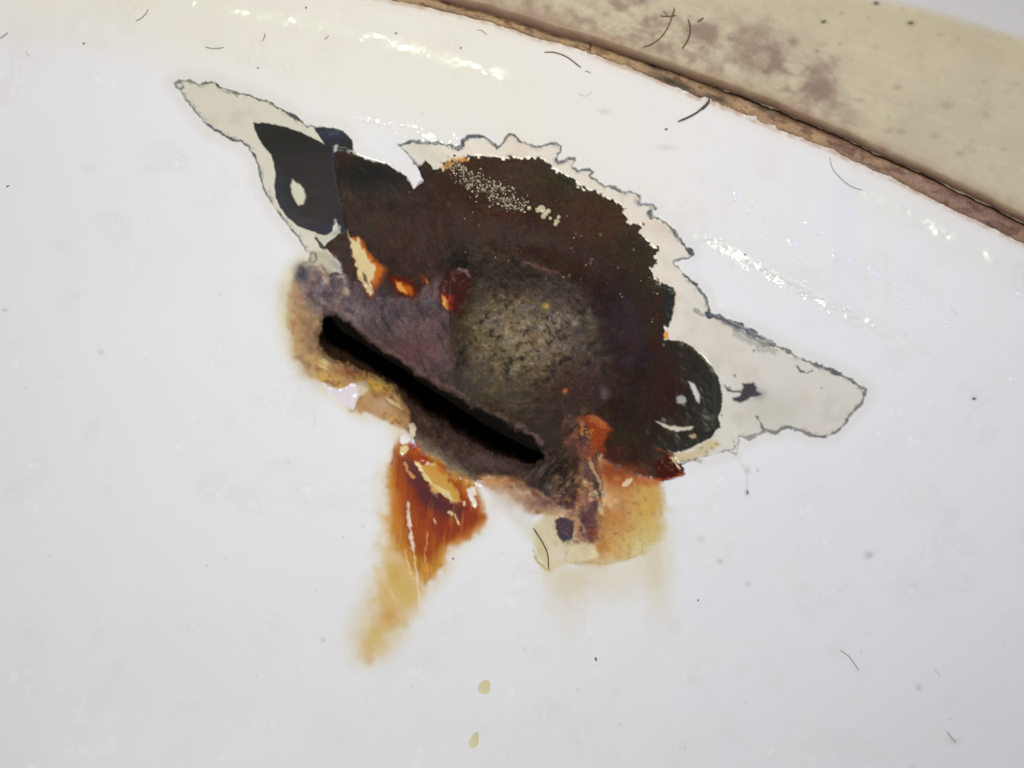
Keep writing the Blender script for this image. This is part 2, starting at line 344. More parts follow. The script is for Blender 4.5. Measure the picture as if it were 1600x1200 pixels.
# reddish torn flake and glowing orange rust spots
FL = new_class('rust_flake')
paint("686 448 694 430 712 420 728 420 735 430 736 445 728 462 722 480 712 492 700 492 690 478 686 462", '#4a2520', 3, .9, warp=3, rough=.35, cls=FL, dz=.00022, zs=4, jag=3)
paint("690 458 700 458 712 462 708 474 706 484 697 484 691 474", '#8a2f12', 4, .9, warp=5, jag=2, rough=.3)
paint("690 460 695 464 702 477 698 484 693 477", '#dda45c', 2.2, .9, warp=3, jag=2)
line("718 420 728 424 735 434", '#7e6a68', 1.5, .8)
paint("606 432 625 432 645 440 655 455 650 468 632 466 618 456", '#6d2413', 6, .8, warp=4, rough=.35, cls=FL)
paint("617 440 628 440 640 446 648 456 644 463 634 460 624 452", '#c06a26', 3, .9, warp=4, jag=2)
paint("619 441 626 442 634 451 638 458 628 455 621 448", '#e0ac5a', 2.4, .85, warp=3, jag=2)
paint("658 428 664 430 670 444 666 448 660 438", '#8a3f2c', 4, .7, warp=4)
paint("665 436 669 440 668 446", '#c49a58', 1.5, .8)
WD = new_class('undercoat_chip')
paint("545 372 562 370 572 388 584 404 604 420 600 436 590 450 582 466 572 458 560 436 552 404", '#8a4524', 4, .9, warp=3, rough=.35, cls=WD)
paint("552 372 562 370 569 386 580 402 596 420 594 430 584 445 578 438 570 415 560 392", '#c9792b', 5, .9, warp=4, jag=2)
paint("543 358 547 372 556 378 561 372 566 388 574 404 586 414 585 432 578 440 584 456 578 461 570 450 561 433 555 412 548 385", '#d9c89c', 2, 1., warp=2, rough=.3, cls=WD, dz=.0001, zs=4, jag=3)
paint("566 424 572 430 576 444 568 438", '#5d3a2c', 1.8, .85)
paint("698 252 712 247 726 244 732 250 716 254 706 262 694 266 690 260", '#d59a3a', 3, .8, warp=3)
paint("1039 517 1044 519 1045 528 1040 530 1037 524", '#e0a03c', 1.8, .95, warp=1)
paint("898 656 912 650 935 652 950 662 958 672 950 678 944 690 946 704 938 712 926 700 912 694 900 684 896 668", '#9d4a26', 4, .9, warp=5, rough=.4, cls=FL, dz=.0003)
paint("920 650 930 651 945 660 952 670 940 668 928 660", '#b9703e', 3, .8, warp=3)
paint("900 676 914 684 926 694 934 706 924 702 908 694", '#c4813f', 3, .8, warp=3)

mixc(mw, '#c47a3a', G(883, 611, 3.5, 3.5)); mixc(mw, '#7c6c72', G(944, 614, 6, 9) * .6)

# black ground coat blobs
BL = new_class('ground_coat')
LB = pts("""396 190 402 192 412 191 430 195 445 198 455 202 470 206 480 212 492 217 505 224 508 226 500 214 490 200 505 198 520 200 535 205 545 213 550 220 552 234 540 236 524 238
526 262 532 300 537 330 541 350 543 364 533 364 526 345 522 352 518 364 508 368 498 366 493 363 480 359 465 353 450 340 438 325 431 308 429 290 430 275 428 255 424 242 415 232 405 218 398 202""")
w, d, a = paint(LB, '#373533', 1.3, 1., warp=.8, jag=1.1, rough=.36, cls=BL)
LBM = np.zeros_like(Z); LBM[w] = a
mixc(w, '#3f414a', a * .75 * (1 - sst(6, 26, -d)) * sst(235, 300, Y[w]) * (1 - sst(495, 512, X[w]))); mixc(w, '#43393a', a * .6 * G(500, 320, 40, 60)[w])
mixc(w, '#3a3c4c', a * .9 * G(512, 362, 16, 12)[w])
mixc(w, '#2c2c26', a * .6 * G(455, 215, 60, 18)[w]); mixc(w, '#3a3f50', a * .9 * G(520, 210, 24, 12)[w])
mixc(w, '#565b70', a * .6 * G(520, 207, 22, 6)[w] * sst(-.2, .4, fbm(X[w], Y[w], 6, 2, 300)))
Z[w] += .00004 * a * fbm(X[w], Y[w], 16, 2, 301)
mixc(mw, '#23241f', np.clip(G(575, 270, 48, 22) * 1.2, 0, 1) * RM)
line("518 232 524 262 531 300 536 330 541 352 543 366", '#262320', 1.1, .5)
line("515 236 521 262 528 300 533 330", '#524a48', 1.1, .4)
RB = pts("1037 530 1050 532 1065 533 1080 541 1095 553 1110 570 1120 585 1127 600 1129 620 1127 640 1122 652 1126 668 1118 672 1112 683 1095 692 1080 700 1065 706 1050 708 1030 700 1010 680 1005 650 1020 625 1045 600 1050 570 1038 548")
w, d, a = paint(RB, '#33322d', 1.4, 1., warp=1, jag=1.7, rough=.36, cls=BL)
mixc(w, '#38271e', a * np.clip(1.25 * np.exp(-((X[w] - 1012) / 62) ** 2 - ((Y[w] - 610) / 90) ** 2), 0, 1) * (1 - sst(1075, 1100, X[w])))
mixc(w, '#2a2824', a * .5 * sst(0, .5, fbm(X[w], Y[w], 16, 3, 740)))
paint("1024 444 1040 446 1052 450 1056 460 1054 475 1051 490 1050 500 1044 512 1038 510 1034 480 1036 460", '#2f302c', 1.5, 1., warp=1.2, jag=1.5, rough=.35, cls=BL)
mixc(mw, '#38231c', np.clip(G(1045, 610, 30, 50) * .8, 0, 1) * RM * (1 - sst(1070, 1100, X)))

CR = new_class('undercoat_chip')
CHW = '#d6d3c4'
for P, c in (("458 279 455 290 455 300 460 312 468 321 474 318 477 306 475 294 468 287 462 284", '#d2cfb9'),
             ("1076 595 1084 600 1090 610 1093 622 1093 629 1088 625 1083 612", '#cfccc8'),
             ("1057 620 1064 617 1071 620 1073 626 1066 631 1058 628", '#a8a5a0'),
             ("1025 658 1045 665 1065 668 1083 666 1080 671 1060 674 1040 669", '#cfc8b2'),
             ("1077 680 1086 678 1089 683 1082 686", '#b39a80')):
    paint(P, c, 2.0, 1., warp=2.2, jag=1, rough=.25, cls=CR, dz=.00006, zs=3)
paint("1035 652 1042 656 1040 660 1032 657", '#8a8070', 1.5, .6)
paint("524 226 528 226 526 236 522 238 521 232", '#b9bcc0', 1.2, .9); paint("542 234 547 236 546 240 542 238", '#a5a6b0', 1.2, .8)
paint("522 342 526 343 525 348 522 348", '#b5b8c0', 1.4, .8)
# cream notch under the left blob with its bluish rim
paint("505 383 520 373 531 362 532 354 527 352 520 362 510 368 500 368 490 364 492 374 500 384", '#c9c6b4', 1.4, 1., warp=1, cls=UC)
line("530 352 530 360 522 366", '#8d92a6', 2.0, .6)
line("493 372 499 379 506 387", '#3a3735', 2.3, .95)
paint("486 402 495 392 505 388 520 398 530 412 532 424 520 420 504 412 494 412", '#b9b4a0', 4, .85, warp=5, jag=2, cls=UC)
line("488 394 485 402 484 408 490 410 494 404 492 396", '#777c78', 1.3, .8)
line("500 420 508 432 512 444", '#b79a86', 2.5, .6, soft=2, jag=2)
line("520 410 528 418 540 440", '#a49ca0', 2.2, .6, soft=2, jag=2.5, brk=.4)
mixc(mw, '#b9a888', np.clip(G(541, 457, 5, 5), 0, 1) * .7)
# ink-like spatter on the right wing
GC = new_class('ground_coat')
paint("1132 600 1138 606 1147 611 1159 611 1162 604 1160 598 1170 599 1178 597 1182 604 1181 610 1190 616 1184 619 1174 619 1168 626 1158 630 1146 627 1146 622 1156 620 1158 614 1146 614 1136 610", '#3d3840', 2.2, .97, warp=2, jag=1, rough=.4, cls=GC)
mixc(mw, '#5a5660', np.clip(G(1186, 616, 12, 9), 0, 1) * .45)
for x_, y_, r_ in ((1148, 587, 2.4), (1140, 606, 2), (1128, 649, 1.6), (1284, 606, 1.5), (1178, 548, 2)):
    mixc(mw, '#77737a', G(x_, y_, r_, r_) * .85)
line("1058 712 1066 720 1080 717 1094 720", '#a59a80', 2.6, .5, jag=2.6, brk=.6)
paint("1066 708 1085 702 1105 690 1118 686 1125 695 1110 704 1095 712 1078 716 1064 722 1052 712", '#cdb98a', 4, .75, warp=4, jag=2)
for x_, y_ in ((1067, 720), (1076, 719), (1086, 718), (1112, 700), (1120, 694), (1104, 706), (1096, 700)): mixc(mw, '#6d6a5c', G(x_, y_, 2.2, 1.8) * .7)

w, d, a = paint("880 640 915 660 925 690 934 716 942 745 944 790 938 830 930 852 905 850 880 812 860 790 880 700", '#5a4240', 4, .96, warp=4, rough=.5, cls=RC)
mixc(w, '#3d2c28', a * sst(-.1, .5, f2[w]) * .8); mixc(w, '#8c5a44', a * sst(.1, .6, fbm(X[w], Y[w], 12, 3, 333)) * .7); mixc(w, '#9a7060', a * G(915, 790, 16, 34)[w] * .6)
Z[w] += a * .0002 * g1[w]
# ------------------------------------------------------------------ lower lip, yellow pieces
LP = new_class('lower_lip')
LIP = pts("520 556 560 572 600 590 632 612 660 640 690 660 722 680 760 702 800 716 842 722 862 700 885 705 900 725 905 752 900 776 880 792 858 786 830 768 800 752 762 743 745 748 730 742 700 728 680 718 664 712 652 700 645 672 632 640 612 618 590 606 556 590 524 572")
w, d, a = paint(LIP, '#453228', 4, .97, warp=3, rough=.6, dz=-.0012, zs=16)
C = CLS[w]; C[a > .5] = LP; CLS[w] = C
mixc(w, '#54443a', a * .75 * sst(-.1, .45, g1[w])); mixc(w, '#5c4640', a * .6 * sst(.0, .5, fbm(X[w], Y[w], 20, 4, 705, .6))); mixc(w, '#251a16', a * .6 * sst(0, .5, -g2[w])); Z[w] += a * (.00034 * g1[w] + .0004 * fbm(X[w], Y[w], 24, 2, 706))
mixc(w, '#4d4640', a * G(860, 745, 42, 34)[w] * .8)
ridge = fbm((X * .78 + Y * .62) , (-X * .62 + Y * .78) * .2, 5, 3, 260)
mixc(w, '#221b18', a * G(862, 742, 55, 48)[w] * sst(-.05, .35, ridge[w]) * .95); mixc(w, '#75645a', a * G(868, 742, 50, 46)[w] * sst(.05, .4, -ridge[w]) * .75); Z[w] += .00035 * a * G(865, 742, 50, 46)[w] * ridge[w]
mixc(w, '#65504e', a * np.clip(G(775, 722, 45, 12)[w] * .7 + G(860, 790, 40, 18)[w] * .7, 0, 1))
YB = new_class('lime_stain')
w, d, a = paint("498 548 520 556 560 574 590 592 612 604 628 622 636 640 642 662 640 676 628 672 606 660 580 648 560 640 548 625 530 606 500 596 490 572", '#b08a56', 4, .92, warp=4, rough=.5, cls=YB)
mixc(w, '#d0aa52', a * sst(-.1, .4, fbm(X[w], Y[w], 14, 3, 270)) * .8); mixc(w, '#85583c', a * sst(.1, .5, -fbm(X[w], Y[w], 12, 3, 275)) * .8)
mixc(w, '#dcb850', a * G(592, 602, 26, 12)[w] * .9); mixc(w, '#a06a48', a * G(545, 582, 20, 9)[w] * .9); mixc(w, '#e0cc8c', a * G(508, 565, 7, 10)[w] * .9)
mixc(w, '#c0a080', a * G(598, 632, 22, 12)[w] * .9)
Z[w] += .00015 * a * fbm(X[w], Y[w], 12, 3, 276)
line("505 552 530 562 560 578 585 594 606 612 622 632 636 650", '#8f5634', 1.8, .6, soft=2.5, brk=.5)
EF = new_class('enamel_flake')
paint("500 597 506 599 515 606 528 608 540 606 550 598 562 600 563 612 558 626 553 640 542 636 528 628 514 616", '#e2dbda', 1.6, 1., warp=1.5, rough=.2, cls=EF, dz=.00016, zs=4, jag=1.2)
paint("554 600 572 594 578 606 566 618 560 618", '#ded0b4', 3, .8, warp=2)
paint("604 622 612 624 624 632 630 640 626 638 612 632", '#e3cf9c', 1.5, .9, warp=2)
line("500 570 504 574 510 576", '#dcc486', 3, .8)

# tan flaking below the lip, right
w, d, a = paint("748 745 770 742 800 748 830 762 858 782 885 796 905 800 915 830 925 850 925 880 905 880 880 850 868 826 850 806 820 800 790 790 768 770", '#b5926a', 6, .95, warp=5, rough=.5, cls=YB, dz=-.00018, zs=6)
mixc(w, '#8c5a40', a * sst(0, .5, fbm(X[w], Y[w], 14, 3, 280)) * .7); mixc(w, '#d7be8c', a * sst(0, .5, -fbm(X[w], Y[w], 11, 3, 285)) * .7)
mixc(w, '#70484a', a * G(868, 785, 50, 12)[w] * .9)
Z[w] += .00022 * a * fbm(X[w], Y[w], 10, 3, 286)
mixc(mw, '#c98c4e', np.clip(G(775, 752, 30, 7) * .9, 0, 1))
paint("762 765 790 772 830 800 846 830 842 856 826 846 808 820 784 800 768 792", '#dbd3c2', 9, .7, warp=4)
w, d, a = paint("834 824 850 806 880 806 900 830 905 876 880 880 862 892 850 884 838 862", '#d3c7a2', 5, .9, warp=3, rough=.35)
mixc(w, '#dcd4c8', a * G(872, 868, 14, 10)[w]); mixc(w, '#c0b070', a * G(845, 862, 8, 18)[w] * .5)
line("834 860 840 876 852 888 860 892", '#b8a254', 1.6, .8)

# ------------------------------------------------------------------ rust run-offs
R1 = new_class('rust_stain')
run = "598 728 612 718 616 700 628 684 645 690 690 720 740 760 762 806 746 832 716 852 704 880 690 900 664 940 640 965 628 1000 600 1030 575 1040 552 1030 545 990 565 940 590 880 600 820"
paint(run, '#dccba4', 26, .75, warp=8)
ver = fbm(X, Y * .12, 7, 3, 310)
m = np.clip(1 + .8 * fbm(X, Y, 30, 3, 305), 0, 1)
paint("604 728 640 740 700 800 690 880 660 930 640 965 618 985 588 1016 575 1028 568 1000 585 960 598 900 600 840", '#d6b26c', 17, .8, warp=13, mod=m)
w, d, a = paint("603 729 613 720 616 700 626 684 650 700 700 730 744 762 752 786 761 806 746 832 722 848 704 856 694 876 684 900 668 916 652 900 636 880 622 860 612 830 610 790 606 750", '#c4882c', 8, .92, warp=6, rough=.25, cls=R1)
RMK = np.zeros_like(Z); RMK[w] = a
mixc(w, '#cf9c3c', a * sst(.0, .6, ver[w]) * .6); VM = np.zeros_like(Z); VM[w] = a
paint("612 724 620 700 632 690 660 712 720 760 742 772 758 806 742 828 712 842 690 856 672 880 652 872 636 850 628 810 620 770", '#a34a16', 9, .95, warp=5)
paint("640 740 680 760 730 784 752 806 738 822 712 836 690 838 668 822 652 800 640 770", '#8f3518', 10, .9, warp=5)
paint("628 716 650 722 672 760 716 788 728 796 716 812 690 806 668 796 650 772 640 750", '#552732', 9, .92, warp=5)
mixc(mw, '#b45a22', np.clip(G(622, 790, 12, 50) * .5, 0, 1))
ver2 = fbm(X + .12 * Y, Y * .1, 5, 3, 350); mixc(mw, '#cc8436', VM * sst(.1, .6, ver2) * .45 * sst(740, 830, Y)); mixc(mw, '#6e2c1a', VM * sst(.1, .6, -ver2) * .35)
mixc(mw, '#6e3836', np.clip(G(640, 730, 14, 20) * .7, 0, 1))
line("612 724 618 710 616 700", '#a4541f', 2.5, .8)
paint("640 690 652 694 662 708 672 720 660 724 648 718 638 704", '#a8481c', 3.5, .9, warp=4)
mixc(mw, '#d08a2a', np.clip(G(650, 700, 9, 9) * sst(-.2, .4, f3), 0, 1) * .8)
YC = new_class('undercoat_chip')
paint("650 722 665 726 680 721 694 726 698 740 702 752 712 764 720 783 708 783 700 775 692 768 684 772 674 760 667 745 657 737", '#c89a4a', 1.8, 1., warp=5, jag=4, rough=.3, cls=YC, dz=.00008, zs=5)
paint("682 722 696 726 698 738 690 742 684 736", '#bd6e22', 3, .85, warp=3)
line("662 742 676 757 692 768 706 780", '#decb92', 2.4, .8, jag=2)
line("649 722 656 732", '#ecd2a0', 2.4, .9); line("632 722 636 735 645 745", '#c88a54', 1.6, .9)
paint("640 735 644 740 650 746 646 748 640 742", '#c98c44', 1.5, .8)
WS = new_class('enamel_flake')
paint("640 662 646 660 650 668 648 680 642 690 636 688 641 678 640 670", '#e7d6ac', 1.5, 1., warp=1.5, rough=.25, cls=WS, dz=.00012, zs=4, jag=1.4)
paint("626 682 634 680 640 684 638 691 630 694 625 690", '#ece7dc', 1.4, 1., warp=1.5, cls=WS, dz=.00012, zs=4, jag=1.4)
paint("625 698 634 695 640 700 634 708 627 710 624 705", '#e0cd98', 1.4, 1., warp=1.5, cls=WS, dz=.00012, zs=4, jag=1.4)
paint("729 765 735 761 742 762 744 772 741 776 746 788 743 792 738 788 733 778", '#e8ddcc', 1.4, 1., warp=1, cls=WS, dz=.00012, zs=4, jag=1.4)
for P in ("702 800 706 804 707 806", "711 806 714 813 717 820", "677 811 680 815", "724 785 724 789"): line(P, '#e8c8a0', 1.5, .85)
line("638 786 641 820 645 850 648 870 652 910 656 950 657 966", '#e8d2b4', 1.3, .75, warp=1)
line("637 800 642 840 645 862", '#efe0cc', 1.8, .6, warp=1)
line("668 832 667 850 663 866 666 890 668 905", '#d79a58', 1.1, .8, warp=2); line("634 860 640 890 646 905", '#e6cfa4', 1.0, .7)
line("584 885 600 905 620 940", '#dfc898', 3.5, .5, soft=4)
mixc(mw, '#cfa850', np.clip(G(616, 895, 14, 22) * .7, 0, 1)); mixc(mw, '#cfa258', np.clip(G(608, 962, 14, 16) * .75, 0, 1))
mixc(mw, '#d0b160', np.clip(G(632, 925, 18, 18) * .6, 0, 1)); mixc(mw, '#d8c184', np.clip(G(584, 1000, 22, 24) * .6, 0, 1))
mixc(mw, '#d9b090', np.clip(G(577, 1032, 7, 8) * .6, 0, 1)); mixc(mw, '#c9bb60', np.clip(G(632, 978, 8, 6) * .5, 0, 1))

R2 = new_class('rust_stain')
w, d, a = paint("936 716 960 728 990 742 1012 748 1036 752 1037 772 1033 800 1030 830 1020 850 1002 866 975 874 945 880 925 876 930 850 938 820 936 790 945 770 938 745", '#c4983f', 9, .88, warp=8, jag=1, rough=.42, cls=R2)
mixc(w, '#a9481c', a * np.clip(G(965, 745, 34, 22)[w] * 1.1, 0, 1)); mixc(w, '#b5702c', a * np.clip(G(960, 800, 28, 46)[w] * .8, 0, 1))
mixc(w, '#c05a1e', a * np.clip(G(1022, 752, 24, 9)[w], 0, 1)); mixc(w, '#c9a545', a * np.clip(G(1010, 810, 22, 36)[w] * .8, 0, 1))
mixc(w, '#d3c486', a * np.clip(G(1010, 856, 50, 22)[w], 0, 1)); mixc(w, '#c08836', a * np.clip(G(950, 862, 18, 18)[w], 0, 1))
mixc(w, '#9a5e26', a * sst(.1, .6, fbm(X[w], Y[w], 12, 4, 330)) * .7); mixc(w, '#d8bc70', a * sst(.15, .6, -fbm(X[w], Y[w], 9, 4, 340)) * .55)
mixc(w, '#a64a1e', a * (1 - sst(738, 764, Y[w] - 8 * WY[w])) * .85); mixc(w, '#c88c3c', a * sst(.0, .5, fbm(X[w] * 2, Y[w] * .7, 16, 3, 341)) * .35)
mixc(w, '#b7793a', a * (1 - sst(938, 958, X[w] + 8 * WX[w])) * sst(760, 800, Y[w]) * .8)
mixc(w, '#7a6a3a', a * sst(.35, .6, fbm(X[w], Y[w], 5, 2, 342)) * .4)
paint("1000 825 1040 800 1050 860 1046 940 1040 1000 1010 1010 1000 900", '#d6c79c', 24, .6, warp=12, mod=np.clip((1 - sst(850, 1010, Y) * .8) * (1 + .7 * fbm(X, Y * .25, 22, 3, 730)), 0, 1))
paint("1000 760 1038 756 1042 820 1030 850 1004 850", '#c9a850', 7, .3, warp=4)
paint("850 878 940 880 930 930 915 985 885 1005 860 960", '#d8c99e', 30, .7, warp=14, mod=np.clip(1 - sst(880, 1020, Y) * .8, 0, 1) * np.clip(1 + .9 * fbm(X, Y * .4, 24, 3, 331), 0, 1))
paint("930 880 1010 860 1010 900 980 940 940 930", '#dcd0ae', 24, .5, warp=10)
paint("846 878 870 886 905 880 945 882 1003 866", '#cdbf86', 1.5, .0)
line("884 878 905 878 925 878 945 881 975 875 1003 864", '#c2a858', 1.0, .6); line("1003 864 1004 845 998 822", '#b5aa74', .9, .7)
line("921 716 928 736 936 752 940 770 944 790", '#d0b98c', 1.6, .75, warp=2); line("930 770 938 790 940 800", '#d3cba4', 3.2, .6, warp=2)
paint("972 757 978 752 988 747 990 750 982 758 976 763 971 760", '#e2cfa6', 1.5, .9, warp=3, jag=2)
w, d, a = paint("990 712 1020 716 1045 722 1058 726 1069 740 1050 748 1034 750 1012 746 990 742 960 730 940 714 960 706", '#38221c', 4, .8, warp=2)
paint("1030 712 1044 716 1058 728 1069 739 1052 747 1030 745 1022 728", '#4c1b17', 4, .9, warp=2, rough=.25, cls=FL)
line("1068 740 1050 747 1030 750", '#9a4020', 2.0, .85); line("1046 714 1054 722 1063 732", '#8a3a22', 1.6, .8)
line("1049 716 1056 724 1062 730", '#e0cda0', 1.5, .8)
line("1025 700 1038 706 1052 712", '#8a4a34', 2.5, .7, soft=2)
# scabby ground between the lower lip and the yellow stain
reg = np.clip(G(905, 800, 34, 60, 3), 0, 1); k1 = fbm(X, Y, 11, 4, 600, .6); k2 = fbm(X, Y, 14, 4, 610, .6); k3 = fbm(X, Y, 7, 3, 620)
mixc(mw, '#c08a5a', np.clip(reg * sst(.05, .4, k1), 0, 1) * .85); mixc(mw, '#6a3e44', np.clip(reg * sst(.08, .4, -k1), 0, 1) * .85)
mixc(mw, '#d9b48c', np.clip(reg * sst(.2, .5, k2), 0, 1) * .7); mixc(mw, '#4c3638', np.clip(reg * sst(.2, .5, -k2), 0, 1) * .8)
Z += .00014 * reg * k1
mixc(mw, '#a8552a', np.clip(G(925, 700, 24, 26) * sst(-.1, .4, k1), 0, 1) * .8); mixc(mw, '#c98a4a', np.clip(G(915, 672, 16, 20) * sst(.1, .5, k3), 0, 1) * .8)
mixc(mw, '#5a2c24', np.clip(G(958, 705, 26, 14) * sst(-.2, .4, k2), 0, 1) * .7); mixc(mw, '#8a4a2c', np.clip(G(970, 735, 36, 10) * .8, 0, 1))
# purple chip and blotches
w, d, a = paint("867 812 875 808 888 810 896 816 898 828 894 840 880 848 874 840 868 826", '#54414a', 1.8, 1., warp=2, rough=.4, cls=new_class('scale_chip'), dz=.00015, zs=4, jag=1.5)
mixc(w, '#4a4a5e', a * G(884, 844, 10, 6)[w])
mixc(mw, '#5c3a40', np.clip((G(918, 812, 9, 20) + G(915, 838, 16, 9) * .7 + G(930, 785, 7, 12) * .7) * (.8 + .7 * f3), 0, .9))
mixc(mw, '#8c4636', np.clip(G(925, 835, 12, 10) * (.5 + 1.2 * f3), 0, .8))
line("908 730 912 760 905 790 890 806", '#b08060', 4, .45, soft=4, warp=4, jag=2)
mixc(mw, '#d9b58a', G(914, 753, 3.5, 4) * .9); mixc(mw, '#d9b08a', G(923, 781, 3, 3) * .9)
w, d, a = paint("890 856 910 846 930 850 936 872 905 878 888 872", '#d9cdaa', 3, .8, warp=4, jag=2)

# ------------------------------------------------------------------ the slot itself: a pit with the dark of its depth painted in
SLOT = pts("510 500 516 492 526 492 532 498 537 503 545 507 553 515 562 525 570 533 582 543 595 553 610 560 625 566 640 578 655 588 670 597 682 605 700 614 715 624 735 637 755 646 775 652 783 663 800 672 815 679 832 690 842 700 846 712 838 719 820 718 800 712 780 706 760 696 740 686 722 674 700 661 680 648 660 635 645 620 632 607 618 596 600 586 580 576 565 569 550 562 530 555 510 546 504 530 505 512")
w, d = sdf(SLOT, 40, 3.2, 2.4)
SL = new_class('overflow_slot')
C = CLS[w]; C[d < 0] = SL; CLS[w] = C
lowr = sst(10, 42, v[w]); d = d - 3.5 - 4 * lowr + (4.5 * fbm(X[w], Y[w], 12, 3, 703) + 4.5 * fbm(X[w], Y[w], 45, 2, 704)) * (1 - .6 * lowr)
C = CLS[w]; C[(d < 0) & (C != 0)] = SL; CLS[w] = C
wd = 3.5 + 22 * lowr                        # steep under the hood, sloping on the lower side
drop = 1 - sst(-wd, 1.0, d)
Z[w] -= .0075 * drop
mixc(w, '#3a2b22', (1 - sst(-1.5 - 3.5 * lowr, 1 + 1.5 * lowr, d)) * .95); mixc(w, '#1d1812', 1 - sst(-wd * .95, -wd * .35, d)); RGH[w] = RGH[w] * (1 - drop) + .85 * drop  # colour goes near-black with depth, shade painted into the pit
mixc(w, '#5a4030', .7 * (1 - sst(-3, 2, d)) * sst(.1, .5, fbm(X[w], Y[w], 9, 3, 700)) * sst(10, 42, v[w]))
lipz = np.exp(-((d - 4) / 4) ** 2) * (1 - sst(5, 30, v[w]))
Z[w] += .00045 * lipz * (1 + .6 * fbm(X[w], Y[w], 12, 2, 701)); mixc(w, '#8f7674', lipz * .75 * sst(-.5, .3, fbm(X[w], Y[w], 10, 2, 702)))  # raised lip edge, also painted lighter as if lit
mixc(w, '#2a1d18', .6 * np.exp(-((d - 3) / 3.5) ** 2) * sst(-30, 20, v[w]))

# wet grit on the upper crust, glossy grains built for its sparkle
gr = np.random.RandomState(5)
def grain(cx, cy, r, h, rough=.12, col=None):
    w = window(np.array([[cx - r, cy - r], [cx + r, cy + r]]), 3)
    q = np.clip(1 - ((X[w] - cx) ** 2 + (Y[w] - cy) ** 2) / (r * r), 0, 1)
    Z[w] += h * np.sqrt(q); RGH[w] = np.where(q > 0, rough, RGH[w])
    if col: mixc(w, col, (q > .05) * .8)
SPARKLE = []
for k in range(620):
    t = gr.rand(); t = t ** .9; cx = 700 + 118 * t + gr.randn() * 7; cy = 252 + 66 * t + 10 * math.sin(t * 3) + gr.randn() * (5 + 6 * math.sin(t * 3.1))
    SPARKLE.append((cx, cy, gr.uniform(.9, 2.1)))
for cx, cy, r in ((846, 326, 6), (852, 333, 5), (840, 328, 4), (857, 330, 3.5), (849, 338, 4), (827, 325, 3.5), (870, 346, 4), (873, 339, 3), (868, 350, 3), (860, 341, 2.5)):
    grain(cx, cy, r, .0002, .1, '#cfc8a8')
for cx, cy, r in ((923, 411, 3), (939, 367, 2.5), (925, 405, 2.5), (990, 390, 2.5), (890, 430, 2.5), (900, 365, 2), (893, 387, 2.2), (966, 418, 2), (640, 300, 1.5)):
    grain(cx, cy, r, .00025, .12, '#6d6250')
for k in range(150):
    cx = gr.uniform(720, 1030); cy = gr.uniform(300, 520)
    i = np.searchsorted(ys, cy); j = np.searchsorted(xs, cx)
    if RM[i, j] > .9: SPARKLE.append((cx, cy, gr.uniform(.7, 1.5)))

# faint grey dirt printed into the glaze, with shapes of their own
for k in range(80):
    cx = gr.uniform(-100, 1700); cy = gr.uniform(60, 1250); r = .9 + 2.2 * gr.rand() ** 3
    w = window(np.array([[cx, cy]]), 10)
    if w[0].start >= w[0].stop or (CLS[w] != 0).any(): continue
    q = np.exp(-(((X[w] - cx) * gr.uniform(.6, 1.5)) ** 2 + (Y[w] - cy) ** 2) / (2.2 * r * r) * .9)
    mixc(w, '#8b867e', q * (.12 + .3 * gr.rand()))
for k in range(14):
    cx = gr.uniform(0, 1600); cy = gr.uniform(450, 1200); an = gr.normal(1.2, .5); ln = gr.uniform(15, 90)
    P_ = np.array([[cx, cy], [cx + ln * .5 * math.cos(an) + gr.randn() * 2, cy + ln * .5 * math.sin(an)], [cx + ln * math.cos(an + .1), cy + ln * math.sin(an + .1)]])
    w, d = sdf(P_, 6, .8, .4, False)
    if (CLS[w] != 0).any(): continue
    mixc(w, '#c4bdb2' if k % 2 else '#f2f0ec', np.exp(-(d / 1.3) ** 2) * gr.uniform(.12, .4)); RGH[w] += .12 * np.exp(-(d / 1.6) ** 2)
sm = sst(.15, .6, fbm(X + .5 * Y, Y - .4 * X, 70, 4, 710, .6)) * (CLS == 0); mixc(mw, '#cfc9be', sm * .16); RGH += .10 * sm
for cx, cy, rx, ry, al in ((1358, 867, 7, 6, .4), (1125, 877, 5, 4, .35), (1168, 912, 4, 4, .3), (1430, 916, 4, 4, .15), (945, 1030, 0, 0, 0), (1490, 1158, 12, 5, .22), (1167, 770, 3, 5, .5), (1168, 735, 4, 5, .35), (1184, 735, 3, 3, .3), (944, 174, 8, 4, .25), (1040, 230, 14, 4, .2), (1522, 623, 4, 3, .7), (1096, 842, 6, 5, .2)):
    if rx: mixc(mw, '#8c8a84', G(cx, cy, rx, ry) * al)

# ------------------------------------------------------------------ seam curves
SLO = pts("-700 -300 400 -52 605 0 700 20 800 47 850 62 920 86 1010 118 1060 140 1100 156 1200 197 1300 238 1400 284 1500 334 1600 384 2300 760")
SUP = pts("-700 -345 400 -90 605 -28 700 2 800 28 870 50 950 74 1040 104 1120 133 1200 163 1300 205 1400 250 1500 296 1600 346 2300 720")
def slo(x): return curve(SLO, x, 30) + 4.5 * fbm(np.asarray(x, float), 0 * np.asarray(x, float), 40, 5, 400, .65)
def sup(x): return curve(SUP, x, 30) + 2.6 * fbm(np.asarray(x, float), 0 * np.asarray(x, float), 38, 4, 405, .6)
# grime creeping from the joint onto the glaze
dj = Y - slo(X[0])[None, :]
mixc(mw, '#b89a80', np.clip((1 - sst(0, 7, dj)) * (.5 + .8 * fbm(X, Y, 12, 3, 410)), 0, .8))
mixc(mw, '#d8c8b4', np.clip((1 - sst(0, 26, dj)) * .25, 0, 1))

